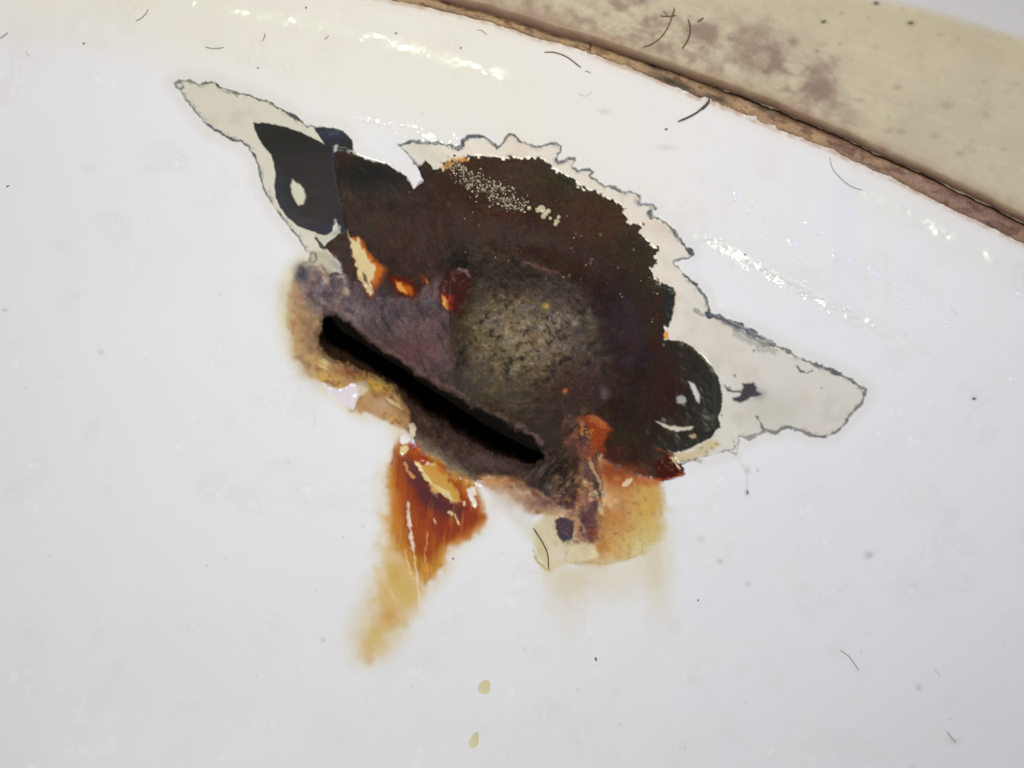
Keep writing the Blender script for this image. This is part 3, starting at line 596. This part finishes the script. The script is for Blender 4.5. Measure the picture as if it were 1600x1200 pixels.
# ------------------------------------------------------------------ turn the fields into meshes, one per part
def world(px, py, z):
    k = U * (D - z) / D
    return (px - 800) * k, -(py - 600) * k
def mesh_obj(name, co, quads, col=None, rgh=None, mat=None, parent=None):
    me = bpy.data.meshes.new(name); n = len(co); m = len(quads)
    me.vertices.add(n); me.vertices.foreach_set('co', np.ascontiguousarray(co, np.float32).ravel())
    me.loops.add(m * 4); me.loops.foreach_set('vertex_index', np.ascontiguousarray(quads, np.int32).ravel())
    me.polygons.add(m); me.polygons.foreach_set('loop_start', np.arange(0, 4 * m, 4, dtype=np.int32))
    me.update(calc_edges=True)
    me.polygons.foreach_set('use_smooth', np.ones(m, bool))
    if col is not None:
        at = me.attributes.new('tint', 'FLOAT_COLOR', 'POINT')
        at.data.foreach_set('color', np.concatenate([col, np.ones((n, 1))], 1).astype(np.float32).ravel())
    if rgh is not None:
        at = me.attributes.new('gloss', 'FLOAT', 'POINT'); at.data.foreach_set('value', rgh.astype(np.float32).ravel())
    if mat: me.materials.append(mat)
    o = bpy.data.objects.new(name, me); COL.objects.link(o)
    if parent: o.parent = parent
    return o

def make_mat(name, spec=.5, coat=0., bumps=(), tintvar=0.):
    """colour and roughness per point, with fine procedural grain and relief"""
    m = bpy.data.materials.new(name); m.use_nodes = True; nt = m.node_tree; N = nt.nodes; Lk = nt.links
    b = N['Principled BSDF']; tc = N.new('ShaderNodeTexCoord')
    a = N.new('ShaderNodeAttribute'); a.attribute_name = 'tint'; g = N.new('ShaderNodeAttribute'); g.attribute_name = 'gloss'
    no = N.new('ShaderNodeTexNoise'); no.inputs['Scale'].default_value = 2600; no.inputs['Detail'].default_value = 4
    Lk.new(tc.outputs['Object'], no.inputs['Vector'])
    mr = N.new('ShaderNodeMapRange'); mr.inputs[1].default_value = .3; mr.inputs[2].default_value = .7
    mr.inputs[3].default_value = 1 - tintvar; mr.inputs[4].default_value = 1 + tintvar
    Lk.new(no.outputs[0], mr.inputs[0])
    mx = N.new('ShaderNodeVectorMath'); mx.operation = 'SCALE'
    Lk.new(a.outputs['Color'], mx.inputs[0]); Lk.new(mr.outputs[0], mx.inputs['Scale']); Lk.new(mx.outputs[0], b.inputs['Base Color'])
    Lk.new(g.outputs['Fac'], b.inputs['Roughness'])
    b.inputs['Specular IOR Level'].default_value = spec; b.inputs['Coat Weight'].default_value = coat; b.inputs['Coat Roughness'].default_value = .06
    prev = None
    for sc, dist, st_ in bumps:
        n = N.new('ShaderNodeTexNoise'); n.inputs['Scale'].default_value = sc; n.inputs['Detail'].default_value = 3
        Lk.new(tc.outputs['Object'], n.inputs['Vector'])
        bp = N.new('ShaderNodeBump'); bp.inputs['Distance'].default_value = dist; bp.inputs['Strength'].default_value = st_
        Lk.new(n.outputs[0], bp.inputs['Height'])
        if prev: Lk.new(prev.outputs[0], bp.inputs['Normal'])
        prev = bp
    if prev: Lk.new(prev.outputs[0], b.inputs['Normal'])
    return m
M = {
 'enamel': make_mat('enamel', .5, 0., ((120, .00012, .5), (900, .00003, .5)), .004),
 'undercoat': make_mat('undercoat', .4, 0., ((900, .00003, .35),), .02),
 'ground': make_mat('ground_coat', .22, 0., ((1500, .00003, .4),), .10),
 'rust': make_mat('rust', .13, 0., ((1800, .00006, .5), (4500, .00003, .5)), .28),
 'stain': make_mat('stain', .4, 0., ((900, .00002, .3),), .06),
}
MATOF = {'enamel_coat': 'enamel', 'undercoat': 'undercoat', 'undercoat_chip': 'undercoat', 'enamel_flake': 'undercoat', 'rust_stain': 'stain',
         'lime_stain': 'stain', 'ground_coat': 'ground', 'rust_crust': 'rust', 'scale_plate': 'rust', 'overflow_hood': 'rust', 'rust_flake': 'rust',
         'lower_lip': 'rust', 'overflow_slot': 'rust', 'scale_chip': 'rust'}
LAB = {'ground_coat': 'black ground coat laid bare'}
basin = bpy.data.objects.new('washbasin', None); COL.objects.link(basin)
basin['label'] = 'white enamel basin worn through to rust around its overflow slot'; basin['category'] = 'washbasin'

wx, wy = world(X, Y, Z)
CO = np.stack([wx, wy, Z], -1).reshape(-1, 3); COLR = .8 * (COLR / .8) ** 1.13; CF = np.clip(COLR, 0.004, .9).reshape(-1, 3); RF = np.clip(RGH, .05, 1).reshape(-1)
idx = np.arange(Hh * Ww).reshape(Hh, Ww)
Q = np.stack([idx[:-1, :-1], idx[1:, :-1], idx[1:, 1:], idx[:-1, 1:]], -1).reshape(-1, 4)
FC = CLS[:-1, :-1].reshape(-1)
keep = (Y[:-1, :-1] > (sup(X[0, :-1]) + 2)[None, :]).reshape(-1)
# connected pieces of one class become parts of their own
def components(mask):
    lab = np.where(mask, np.arange(1, mask.size + 1).reshape(mask.shape), 0)
    for _ in range(4000):
        old = lab.copy()
        for ax in (0, 1):
            for sgn in (1, -1):
                s = np.roll(lab, sgn, ax)
                if sgn == 1: (s.__setitem__((0, slice(None)), 0) if ax == 0 else s.__setitem__((slice(None), 0), 0))
                else: (s.__setitem__((-1, slice(None)), 0) if ax == 0 else s.__setitem__((slice(None), -1), 0))
                lab = np.where(mask, np.maximum(lab, s), 0)
        if (lab == old).all(): break
    return lab
F2 = CLS[:-1, :-1].copy(); F2[F2 == 0] = 0
byname = {}
for c in range(1, len(classes)):
    msk = F2 == c
    if not msk.any(): continue
    byname.setdefault(classes[c], []).append(c)
def emit(name, fm):
    q = Q[fm]; u_, inv = np.unique(q, return_inverse=True)
    o = mesh_obj(name, CO[u_], inv.reshape(-1, 4), CF[u_], RF[u_], M[MATOF[name]], basin)
    return o
PIECEWISE = {'ground_coat', 'rust_flake', 'undercoat_chip', 'enamel_flake'}
rest = np.zeros(F2.shape, bool)
big = {}
for name, cs in byname.items():
    if name in PIECEWISE:
        m = np.isin(F2, cs); ii, jj = np.where(m)
        i0, i1, j0, j1 = ii.min(), ii.max() + 1, jj.min(), jj.max() + 1
        # coarse labelling first keeps the flood fill short
        sub = m[i0:i1, j0:j1]; p = 6
        hh = -(-sub.shape[0] // p); ww = -(-sub.shape[1] // p)
        pad = np.zeros((hh * p, ww * p), bool); pad[:sub.shape[0], :sub.shape[1]] = sub
        cm = pad.reshape(hh, p, ww, p).any((1, 3)); lb = components(cm)
        full = np.repeat(np.repeat(lb, p, 0), p, 1)[:sub.shape[0], :sub.shape[1]] * sub
        for l in np.unique(full):
            if l == 0: continue
            part = full == l
            mm = np.zeros(F2.shape, bool); mm[i0:i1, j0:j1] = part
            if part.sum() < 30: rest |= mm; continue
            emit(name, mm.reshape(-1) & keep)
    else:
        big[name] = cs
for name, cs in big.items():
    m = np.isin(F2, cs)
    if name == 'rust_crust': m |= rest
    if name in ('rust_stain', 'lime_stain'):
        for c in cs: emit(name, (F2 == c).reshape(-1) & keep)
    else: emit(name, m.reshape(-1) & keep)
en = emit('enamel_coat', (F2 == 0).reshape(-1) & keep)

def zat(px, py):
    j = int(np.clip(np.searchsorted(xs, px) - 1, 0, Ww - 2)); i = int(np.clip(np.searchsorted(ys, py) - 1, 0, Hh - 2))
    fx = (px - xs[j]) / (xs[j + 1] - xs[j]); fy = (py - ys[i]) / (ys[i + 1] - ys[i])
    return float((Z[i, j] * (1 - fx) + Z[i, j + 1] * fx) * (1 - fy) + (Z[i + 1, j] * (1 - fx) + Z[i + 1, j + 1] * fx) * fy)

# small blisters in the glaze that catch the lamp
BLI = [(1149, 308, 7, 8, 0), (1178, 321, 5, 7, .6), (1170, 332, 4, 4, 0), (1194, 337, 4, 4, 0), (1260, 351, 5, 7, .7), (1280, 364, 5, 5, .6), (1192, 376, 4, 7, .2),
       (1236, 381, 7, 9, .7), (1250, 404, 3, 5, 0), (1285, 419, 3, 6, 0), (1302, 392, 4, 4, .5), (1305, 404, 6, 6, .6), (1323, 408, 4, 6, .2), (1363, 426, 6, 12, .9),
       (1399, 448, 4, 5, .5), (1408, 464, 4, 4, 0), (1418, 481, 3, 12, 1.5), (1441, 470, 4, 4, 0), (1475, 502, 5, 9, .5), (1480, 513, 4, 6, .5), (1110, 371, 5, 7, 1.), (1133, 384, 5, 6, 1.1),
       (1558, 408, 4, 4, 0), (1592, 462, 4, 4, 0), (1586, 596, 3, 16, .9), (1434, 542, 3, 3, 0), (1450, 550, 3, 3, 0)]
blm = bpy.data.materials.new('glaze_blister'); blm.use_nodes = True
bb = blm.node_tree.nodes['Principled BSDF']; bb.inputs['Base Color'].default_value = (*EN, 1); bb.inputs['Roughness'].default_value = .05
def dome_mesh(px, py, rx, ry, rot, h, mat, name, rings=5, seg=18, irr=.12, sink=.00003):
    r = np.random.RandomState(int(px * 7 + py)); ph = r.rand(3) * 6.28
    V = []; F = []
    for a_ in range(rings + 1):
        t = a_ / rings
        for s_ in range(seg):
            th = 2 * math.pi * s_ / seg; k = 1 + irr * math.sin(2 * th + ph[0]) + irr * .7 * math.sin(3 * th + ph[1])
            lx = rx * t * k * math.cos(th); ly = ry * t * k * math.sin(th)
            qx = px + lx * math.cos(rot) + ly * math.sin(rot); qy = py - lx * math.sin(rot) + ly * math.cos(rot)
            z = zat(qx, qy) + h * (1 - t * t) ** 1.0 - sink * t
            x_, y_ = world(qx, qy, z); V.append((x_, y_, z))
    for a_ in range(rings):
        for s_ in range(seg):
            s2 = (s_ + 1) % seg
            F.append((a_ * seg + s_, (a_ + 1) * seg + s_, (a_ + 1) * seg + s2, a_ * seg + s2))
    me = bpy.data.meshes.new(name); me.from_pydata(V, [], F)
    if me.polygons[-1].normal.z < 0: me.flip_normals()
    me.polygons.foreach_set('use_smooth', [True] * len(F)); me.materials.append(mat)
    o = bpy.data.objects.new(name, me); COL.objects.link(o); return o
CH = pts("1103 370 1120 376 1135 384 1160 402 1185 413 1200 424 1213 430 1228 437 1247 448 1258 452 1270 460 1283 467 1302 474 1320 486 1332 494 1350 502 1375 511")
rr_ = np.random.RandomState(21); tt_ = np.linspace(0, 1, len(CH))
for k in range(46):
    t = rr_.rand() if k > 22 else rr_.uniform(.22, .72)
    BLI.append((float(np.interp(t, tt_, CH[:, 0]) + rr_.randn() * 2), float(np.interp(t, tt_, CH[:, 1]) + rr_.randn() * 3.5), rr_.uniform(3, 6.5), rr_.uniform(2.5, 4.5), -.45 + rr_.randn() * .5))
for k in range(16):
    BLI.append((float(rr_.uniform(555, 725)), 0., rr_.uniform(3, 6), rr_.uniform(2, 3.2), -.25)); q_ = BLI[-1]; BLI[-1] = (q_[0], 186 + (q_[0] - 555) * .17 + float(rr_.randn()) * 2.5) + q_[2:]
for (px, py, rx, ry, rot) in BLI:
    o = dome_mesh(px, py, rx * 1.1, ry * 1.1, rot, .30 * min(rx, ry) * U, blm, 'glaze_blister'); o.parent = basin

# grit stuck in the wet crust: glossy grains, the pale ones painted as glints
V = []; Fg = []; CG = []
for k, (cx, cy, rr_) in enumerate(SPARKLE):
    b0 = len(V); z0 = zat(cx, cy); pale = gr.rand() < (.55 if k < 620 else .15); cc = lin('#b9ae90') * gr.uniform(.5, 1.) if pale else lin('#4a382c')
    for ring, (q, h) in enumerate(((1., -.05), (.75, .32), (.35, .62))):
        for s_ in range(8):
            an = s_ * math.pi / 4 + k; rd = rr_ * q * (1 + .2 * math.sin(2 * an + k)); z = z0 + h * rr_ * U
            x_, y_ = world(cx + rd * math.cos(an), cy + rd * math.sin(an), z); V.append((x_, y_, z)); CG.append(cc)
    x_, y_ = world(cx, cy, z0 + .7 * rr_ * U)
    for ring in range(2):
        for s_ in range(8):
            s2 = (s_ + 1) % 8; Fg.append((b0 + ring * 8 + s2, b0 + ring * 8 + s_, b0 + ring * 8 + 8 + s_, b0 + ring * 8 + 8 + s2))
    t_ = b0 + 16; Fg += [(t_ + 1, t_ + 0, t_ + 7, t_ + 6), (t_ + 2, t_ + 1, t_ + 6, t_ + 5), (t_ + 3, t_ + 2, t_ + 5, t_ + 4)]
MG = make_mat('sparkle_grit', .5, 0., (), .1)
sparkle_grit = mesh_obj('sparkle_grit', np.array(V), np.array(Fg), np.array(CG), np.full(len(V), .1), MG, basin); sparkle_grit['kind'] = 'stuff'

# ------------------------------------------------------------------ sealant joint and ledge
def strip_grid(xa, T):
    return np.meshgrid(xa, T)
xa = np.concatenate([np.arange(-690, 420, 8.0), np.arange(420, 1760, 2.0), np.arange(1760, 2290, 8.0)]); T = np.linspace(0, 1, 30)
XX, TT = strip_grid(xa, T)
lo = slo(xa)[None, :]; up = (sup(xa) - 10)[None, :]
YY = lo + (up - lo) * TT
zb = base_z(XX, YY)
prof = np.sin(np.clip(TT * 1.1, 0, 1) * math.pi) ** .55
nz = fbm(XX, YY * 1.3, 14, 4, 420, .7)
alongx = XX * .92 + YY * .39; acr = -XX * .39 + YY * .92
zz = zb - .0003 + .0008 * prof + .00045 * nz * prof + .0003 * fbm(XX, YY, 40, 3, 425) * prof
zz -= .0022 * np.exp(-((TT - .80) / .085) ** 2) * (.75 + .25 * fbm(XX, YY, 60, 2, 421))
c = np.ones(XX.shape + (3,)) * lin('#a98a66')
def mx3(c, col, a): return c * (1 - np.clip(a, 0, 1)[..., None]) + lin(col) * np.clip(a, 0, 1)[..., None]
rl = fbm(alongx * .3, acr, 9, 4, 430, .6)
c = mx3(c, '#8a7060', sst(-.1, .5, rl) * .8); c = mx3(c, '#b8966c', sst(.1, .5, -rl) * .8)
c = mx3(c, '#7a5c5c', sst(1200, 1500, XX) * .6); c = mx3(c, '#5c3a2e', sst(.05, .4, fbm(alongx * .35, acr, 7, 3, 440)) * .65)
c = mx3(c, '#5e3626', np.exp(-((TT - .52 - .1 * fbm(XX, YY, 50, 2, 444)) / .10) ** 2) * (.35 + 1.1 * fbm(XX, YY, 26, 3, 443)) * (1 - .6 * sst(1150, 1300, XX)))
c = mx3(c, '#6a4434', sst(.45, .8, TT + .25 * fbm(XX, YY, 30, 3, 445)) * .75)
c = mx3(c, '#3a2418', np.exp(-((TT - .80) / .13) ** 2) * (.75 + .5 * fbm(XX, YY, 40, 2, 441)) * (.45 + .55 * sst(700, 1100, XX)))
c = mx3(c, '#5a4038', np.exp(-(TT / .10) ** 2) * (.6 + .8 * fbm(XX, YY, 22, 2, 442)))
for bx, by, rx, ry, al in ((1020, 100, 14, 9, .95), (1050, 128, 26, 7, .9), (1072, 136, 14, 6, .8), (1125, 156, 14, 5, .9), (1107, 150, 10, 6, .6), (1212, 178, 12, 6, .6), (830, 38, 22, 5, .6), (870, 52, 14, 5, .7), (1190, 165, 22, 6, .7), (1300, 205, 30, 5, .5)):
    c = mx3(c, '#2b2820', np.exp(-((XX - bx) / rx) ** 2 - ((YY - by - .38 * (XX - bx)) / ry) ** 2) * al)
wx, wy = world(XX, YY, zz)
def grid_quads(h, w):
    i = np.arange(h * w).reshape(h, w); return np.stack([i[:-1, :-1], i[:-1, 1:], i[1:, 1:], i[1:, :-1]], -1).reshape(-1, 4)
MS = make_mat('sealant', .3, 0., ((1500, .0001, .8),), .2)
seal = mesh_obj('sealant_bead', np.stack([wx, wy, zz], -1).reshape(-1, 3), grid_quads(*XX.shape), c.reshape(-1, 3), (np.full(XX.size, .55)), MS)
seal['label'] = 'grubby tan and brown sealant bead between basin rim and beige ledge'; seal['category'] = 'sealant'

# ledge: sloping beige face, rounded edge, grey top beyond
ED = pts("-700 -660 430 -260 900 -135 1290 -18 1360 -2 1450 18 1530 42 1600 63 1760 120 2300 340")
xa = np.concatenate([np.arange(-690, 420, 10.0), np.arange(420, 2300, 4.0)]); T = np.concatenate([np.linspace(0, .12, 14)[:-1], np.linspace(.12, 1.9, 150)[:-1], np.linspace(1.9, 5, 30)])
XX, TT = strip_grid(xa, T)
lo = (sup(xa) + 3)[None, :]; up = curve(ED, xa, 40)[None, :]
YY = lo + (up - lo) * TT
acr = (lo - YY) * .92
L = (lo - up) * .92
de = acr - L
zl = base_z(XX, YY * 0 + lo) + .0009 + .0022 * sst(-6, 16, acr) + .07 * acr * U * 1.0 + .00005 * fbm(XX, YY, 30, 3, 450)
zl += -.30 * softp(de, 10) * U - .0006 * (1 - sst(-6, 4, acr))
c = np.ones(XX.shape + (3,)) * lin('#c2b797')
s = fbm(XX, YY, 46, 4, 460); s2 = fbm(XX, YY, 15, 4, 470, .65)
c = mx3(c, '#b8ad90', sst(-.1, .6, fbm(XX, YY, 90, 2, 465)) * .6)
mould = np.clip(np.exp(-((acr - 62) / 46) ** 2) * (1 - sst(1290, 1350, XX)) * 1.0, 0, 1)
c = mx3(c, '#94796a', mould * sst(-.4, .4, s + .5 * s2) * .9); c = mx3(c, '#7d6258', mould * sst(.1, .6, s + .7 * s2) * .6); c = mx3(c, '#8f7464', np.exp(-((acr - 30) / 16) ** 2) * (1 - sst(1000, 1250, XX)) * sst(-.3, .4, s2) * .6)
c = mx3(c, '#9a8a70', np.exp(-((acr - 80) / 40) ** 2) * sst(.15, .6, s + .5 * s2) * .4)
c = mx3(c, '#6f6250', sst(.42, .7, s2) * mould * .7)
sk = fbm((XX * .93 + YY * .37) * .22, -XX * .37 + YY * .93, 9, 4, 480, .6)
c = mx3(c, '#8c7560', sst(.0, .5, sk + .4 * s) * np.exp(-((acr - 45) / 55) ** 2) * (1 - sst(1150, 1500, XX)) * .55)
c = mx3(c, '#cfc6a8', sst(.1, .6, -sk) * .35)
c = mx3(c, '#a59a7c', sst(.1, .6, fbm(XX, YY, 24, 4, 481, .65)) * .28)
c = mx3(c, '#a08a70', (1 - sst(700, 1080, XX)) * .65 * (.8 + .6 * s))
c = mx3(c, '#96705a', np.exp(-(acr / 20) ** 2) * (.75 + .5 * s2)); c = mx3(c, '#7a5648', np.exp(-(acr / 9) ** 2) * .8); c = mx3(c, '#5c3f34', np.exp(-(acr / 4.5) ** 2) * .8)
c = mx3(c, '#b5a87e', np.exp(-((de + 22) / 26) ** 2) * .35)
c = mx3(c, '#c9c6be', sst(-6, 10, de))
gr = np.random.RandomState(9)
for bx, by, r, al in ((1369, 5, 5, .9), (1287, 34, 5, .8), (1423, 36, 5.5, .95), (1312, 68, 3.4, .6), (1276, 80, 3.4, .6), (1315, 20, 3.2, .45), (1357, 27, 3, .3), (1310, 92, 3, .5), (1402, 137, 6, .35), (1480, 165, 10, .3), (1345, 157, 6, .3), (1240, 65, 9, .45), (1215, 112, 14, .35), (1460, 212, 7, .25), (1469, 54, 6, .3), (1408, 206, 9, .3), (1500, 240, 8, .3), (1568, 233, 5, .25), (1540, 180, 9, .25), (1388, 205, 6, .3)):
    c = mx3(c, '#5c5038', np.exp(-(((XX - bx) / r) ** 2 + ((YY - by) / (r * .6)) ** 2) * (1 + .5 * s2)) * al)
for k in range(90):
    bx = gr.uniform(800, 1600); by = gr.uniform(0, 330); r = gr.uniform(2.5, 6)
    c = mx3(c, '#75694e', np.exp(-((XX - bx) ** 2 + ((YY - by) * 1.3) ** 2) / r ** 2) * gr.uniform(.08, .3) * (de < 0))
wx, wy = world(XX, YY, zl)
ML = make_mat('ledge_paint', .4, 0., ((500, .0002, .6), (1800, .00005, .6)), .03)
CO2 = np.stack([wx, wy, zl], -1).reshape(-1, 3); Q2 = grid_quads(*XX.shape)
ledge = bpy.data.objects.new('ledge', None); COL.objects.link(ledge)
ledge['label'] = 'beige ledge with brown mould stains above the basin rim'; ledge['category'] = 'ledge'
fd = de[:-1, :-1].reshape(-1) < 2; rg = np.where(de < 0, .42, .25).reshape(-1)
for nm, fm in (('ledge_face', fd), ('ledge_top', ~fd)):
    q = Q2[fm]; u_, inv = np.unique(q, return_inverse=True)
    mesh_obj(nm, CO2[u_], inv.reshape(-1, 4), c.reshape(-1, 3)[u_], rg[u_], ML, ledge)
ZL = (xa, lo[0], up[0], T, zl)
def zledge(px, py):
    j = int(np.clip(np.searchsorted(xa, px), 0, len(xa) - 1)); t = (py - lo[0, j]) / (up[0, j] - lo[0, j])
    return float(np.interp(t, T, zl[:, j]))

# ------------------------------------------------------------------ hairs, drops, specks
def simple(name, col, rough=.4, **k):
    m = bpy.data.materials.new(name); m.use_nodes = True; b = m.node_tree.nodes['Principled BSDF']
    no = m.node_tree.nodes.new('ShaderNodeTexNoise'); no.inputs['Scale'].default_value = 900
    rp = m.node_tree.nodes.new('ShaderNodeValToRGB'); l = lin(col)
    rp.color_ramp.elements[0].color = (*(l * .75), 1); rp.color_ramp.elements[1].color = (*np.clip(l * 1.25, 0, 1), 1)
    m.node_tree.links.new(no.outputs[0], rp.inputs[0]); m.node_tree.links.new(rp.outputs[0], b.inputs['Base Color'])
    b.inputs['Roughness'].default_value = rough
    for kk, vv in k.items(): b.inputs[kk].default_value = vv
    return m
HM_ = {'dark': simple('dark_hair', '#4a4238'), 'brown': simple('brown_hair', '#5e3a2c'), 'grey': simple('grey_hair', '#a39c92'), 'pale': simple('pale_hair', '#bab4ac')}
def hair(P, r, kind, label, on='b', cat='hair', lift=0., grp='loose hairs'):
    P = pts(P)
    # smooth the traced points
    for _ in range(2):
        q = [P[0]]
        for a_, b_ in zip(P[:-1], P[1:]): q += [a_ * .75 + b_ * .25, a_ * .25 + b_ * .75]
        q.append(P[-1]); P = np.array(q)
    n = len(P); seg = 6; V = []; F = []
    pos = []
    for i, (px, py) in enumerate(P):
        t = i / (n - 1); z = (zledge(px, py) if on == 'l' else zat(px, py)) + r * 1.0 + lift * math.sin(math.pi * t)
        x_, y_ = world(px, py, z); pos.append(Vector((x_, y_, z)))
    for i in range(n):
        d = (pos[min(i + 1, n - 1)] - pos[max(i - 1, 0)]).normalized(); s_ = d.cross(Vector((0, 0, 1))).normalized(); uu = s_.cross(d)
        t = i / (n - 1); rr = r * (.35 + .65 * min(1, 6 * min(t, 1 - t) + .1))
        for k in range(seg):
            an = 2 * math.pi * k / seg; V.append(pos[i] + (s_ * math.cos(an) + uu * math.sin(an)) * rr)
    for i in range(n - 1):
        for k in range(seg): F.append((i * seg + k, i * seg + (k + 1) % seg, (i + 1) * seg + (k + 1) % seg, (i + 1) * seg + k))
    F.append(tuple(range(seg))[::-1]); F.append(tuple((n - 1) * seg + k for k in range(seg)))
    me = bpy.data.meshes.new(cat.replace(' ', '_')); me.from_pydata(V, [], F); me.polygons.foreach_set('use_smooth', [True] * len(F)); me.materials.append(HM_[kind])
    o = bpy.data.objects.new(cat.replace(' ', '_'), me); COL.objects.link(o)
    o['label'] = label; o['category'] = cat; o['group'] = grp
    return o
R = .00011
hair("833 825 841 837 848 848 855 862 857 875 857 890", R * 1.0, 'dark', 'dark bent hair on the pale patch below the slot, beside the purple chip')
hair("850 82 862 81 875 84 888 90 898 98 908 106", R * .9, 'brown', 'curved brown hair on the white rim just under the sealant')
hair("914 111 919 112 923 114", R * .8, 'grey', 'very short hair at the lower end of the curved brown rim hair')
hair("1297 245 1298 258 1305 270 1318 283 1332 293 1348 297", R * .6, 'grey', 'fine grey looped hair on the rim near the right of the sealant')
hair("1004 74 1020 69 1034 58 1042 46 1048 33 1053 18 1054 12", R * .95, 'brown', 'long reddish brown curved hair on the beige ledge', 'l')
hair("1032 25 1044 26 1056 24", R * .9, 'brown', 'short hair crossing the long reddish hair on the ledge', 'l')
hair("1036 18 1040 20 1044 26", R * .7, 'brown', 'tiny hair beside the crossing of two hairs on the ledge', 'l')
hair("1075 30 1079 42 1078 55 1073 66 1066 76", R * 1.05, 'dark', 'dark arc-shaped hair on the ledge right of the crossed hairs', 'l')
hair("1090 34 1095 31 1099 28", R * 1.2, 'brown', 'stubby hair on the ledge right of the dark arc-shaped hair', 'l')
hair("921 66 922 72 922 78", R * 1.1, 'brown', 'short upright hair stuck on the brown sealant', lift=.0012)
hair("1110 150 1107 160 1100 166 1092 174 1082 180 1070 186 1059 190", R * 1.5, 'dark', 'dark ragged fibre hanging from the sealant onto the rim', cat='fibre', grp='loose fibres')
hair("1108 158 1103 165 1096 171", R * 2.2, 'dark', 'thick clot at the upper end of the ragged fibre', cat='fibre', grp='loose fibres')
hair("212 33 222 28 229 20 231 14", R * .9, 'grey', 'grey curved hair on the enamel near the top left', )
hair("320 73 330 76 340 76 350 74", R * .8, 'grey', 'small flat grey hair just above the left tip of the worn patch')
hair("0 60 6 56 12 51", R * 1., 'grey', 'short grey hair at the left edge of the enamel, near the top')
hair("40 81 44 86 47 89", R * .6, 'pale', 'faint pale hair near the top left corner')
hair("410 64 413 59 414 52", R * .9, 'grey', 'short dark hair on the rim above the left wing of the worn patch')
hair("507 62 511 58 514 56", R * .8, 'grey', 'tiny double-ended hair on the rim in the upper middle left')
hair("744 47 752 47 757 51 760 55", R * .6, 'grey', 'small hooked hair on the rim just under the start of the sealant')
hair("1313 1016 1320 1020 1328 1027 1335 1037 1342 1048", R * .65, 'grey', 'fine curved hair on the plain enamel at lower right')
hair("1222 1000 1223 1001 1224 1002", R * .3, 'pale', 'x') if False else None
hair("905 145 908 150 918 150 925 142", R * .4, 'pale', 'faint pale looped hair on the rim in the middle')
hair("1480 1143 1486 1152 1494 1160", R * .9, 'pale', 'thick pale lint thread in the lower right corner', cat='lint thread', grp='lint threads')
hair("1461 1046 1465 1052 1470 1057", R * .45, 'pale', 'short faint hair on the lower right enamel')

drip = simple('dried_drip', '#d2c89e', .38, **{'Subsurface Weight': .0})
for P, lb in (((757, 1074, 15, 14, .5), 'round pale yellow dried drop below the rust stains, the upper of two'),
              ((741, 1157, 10, 17, -.45), 'slanted pale yellow dried drop near the bottom edge, the lower of two')):
    o = dome_mesh(*P, .00005, drip, 'dried_drop', rings=6, seg=26, irr=.1)
    o['label'] = lb; o['category'] = 'dried drop'; o['group'] = 'dried yellow drops'
spk = simple('dirt', '#6b665e', .7)
SP = [(12, 291, 4, 2.5, 'dark speck of dirt at the left edge of the enamel, level with the black blob'),
      (131, 68, 3, 3, 'brownish speck on the enamel near the top left'), (403, 106, 3, 2, 'speck on the rim just above the left wing outline'),
      (708, 873, 2.4, 3, 'grey speck right of the large orange rust run'), (1522, 623, 4, 3, 'lone dark speck on the bluish enamel at far right'),
      (1164, 398, 3, 2.5, 'tiny dark speck among the sparkling blisters right of the patch'), (1041, 202, 4.5, 2.5, 'dark crumb at the lower end of the ragged fibre'),
      (619, 52, 3, 2.5, 'tiny speck on the bright rim highlight'), (720, 75, 2.2, 3, 'tiny dark speck on the rim above the worn patch'),
      (478, 12, 2.5, 3, 'tiny speck at the top edge, left of the sealant'), (1091, 938, 2.6, 2.6, 'small grey speck right of the pale yellow run'),
      (1168, 769, 2.4, 5, 'narrow grey speck below the right wing of the patch'), (931, 1030, 3, 5, 'soft grey speck below the pale stain in the lower middle')]
for px, py, rx, ry, lb in SP:
    o = dome_mesh(px, py, rx * .8, ry * .8, .6, .00009, spk, 'dirt_speck', rings=3, seg=9, irr=.25)
    o['label'] = lb; o['category'] = 'dirt speck'; o['group'] = 'dirt specks'
SPL = [(1369, 5, 4, 2.4, 'dark speck on the ledge near its rounded edge, highest of three'), (1287, 34, 4, 2.4, 'dark speck on the ledge, lowest left of three'), (1423, 36, 4.5, 2.2, 'dark flat speck on the ledge, rightmost of three')]
zat0 = zat; zat = zledge
for px, py, rx, ry, lb in SPL:
    o = dome_mesh(px, py, rx, ry, .3, .00016, spk, 'dirt_speck', rings=3, seg=9, irr=.25)
    o['label'] = lb; o['category'] = 'dirt speck'; o['group'] = 'dirt specks'
zat = zat0
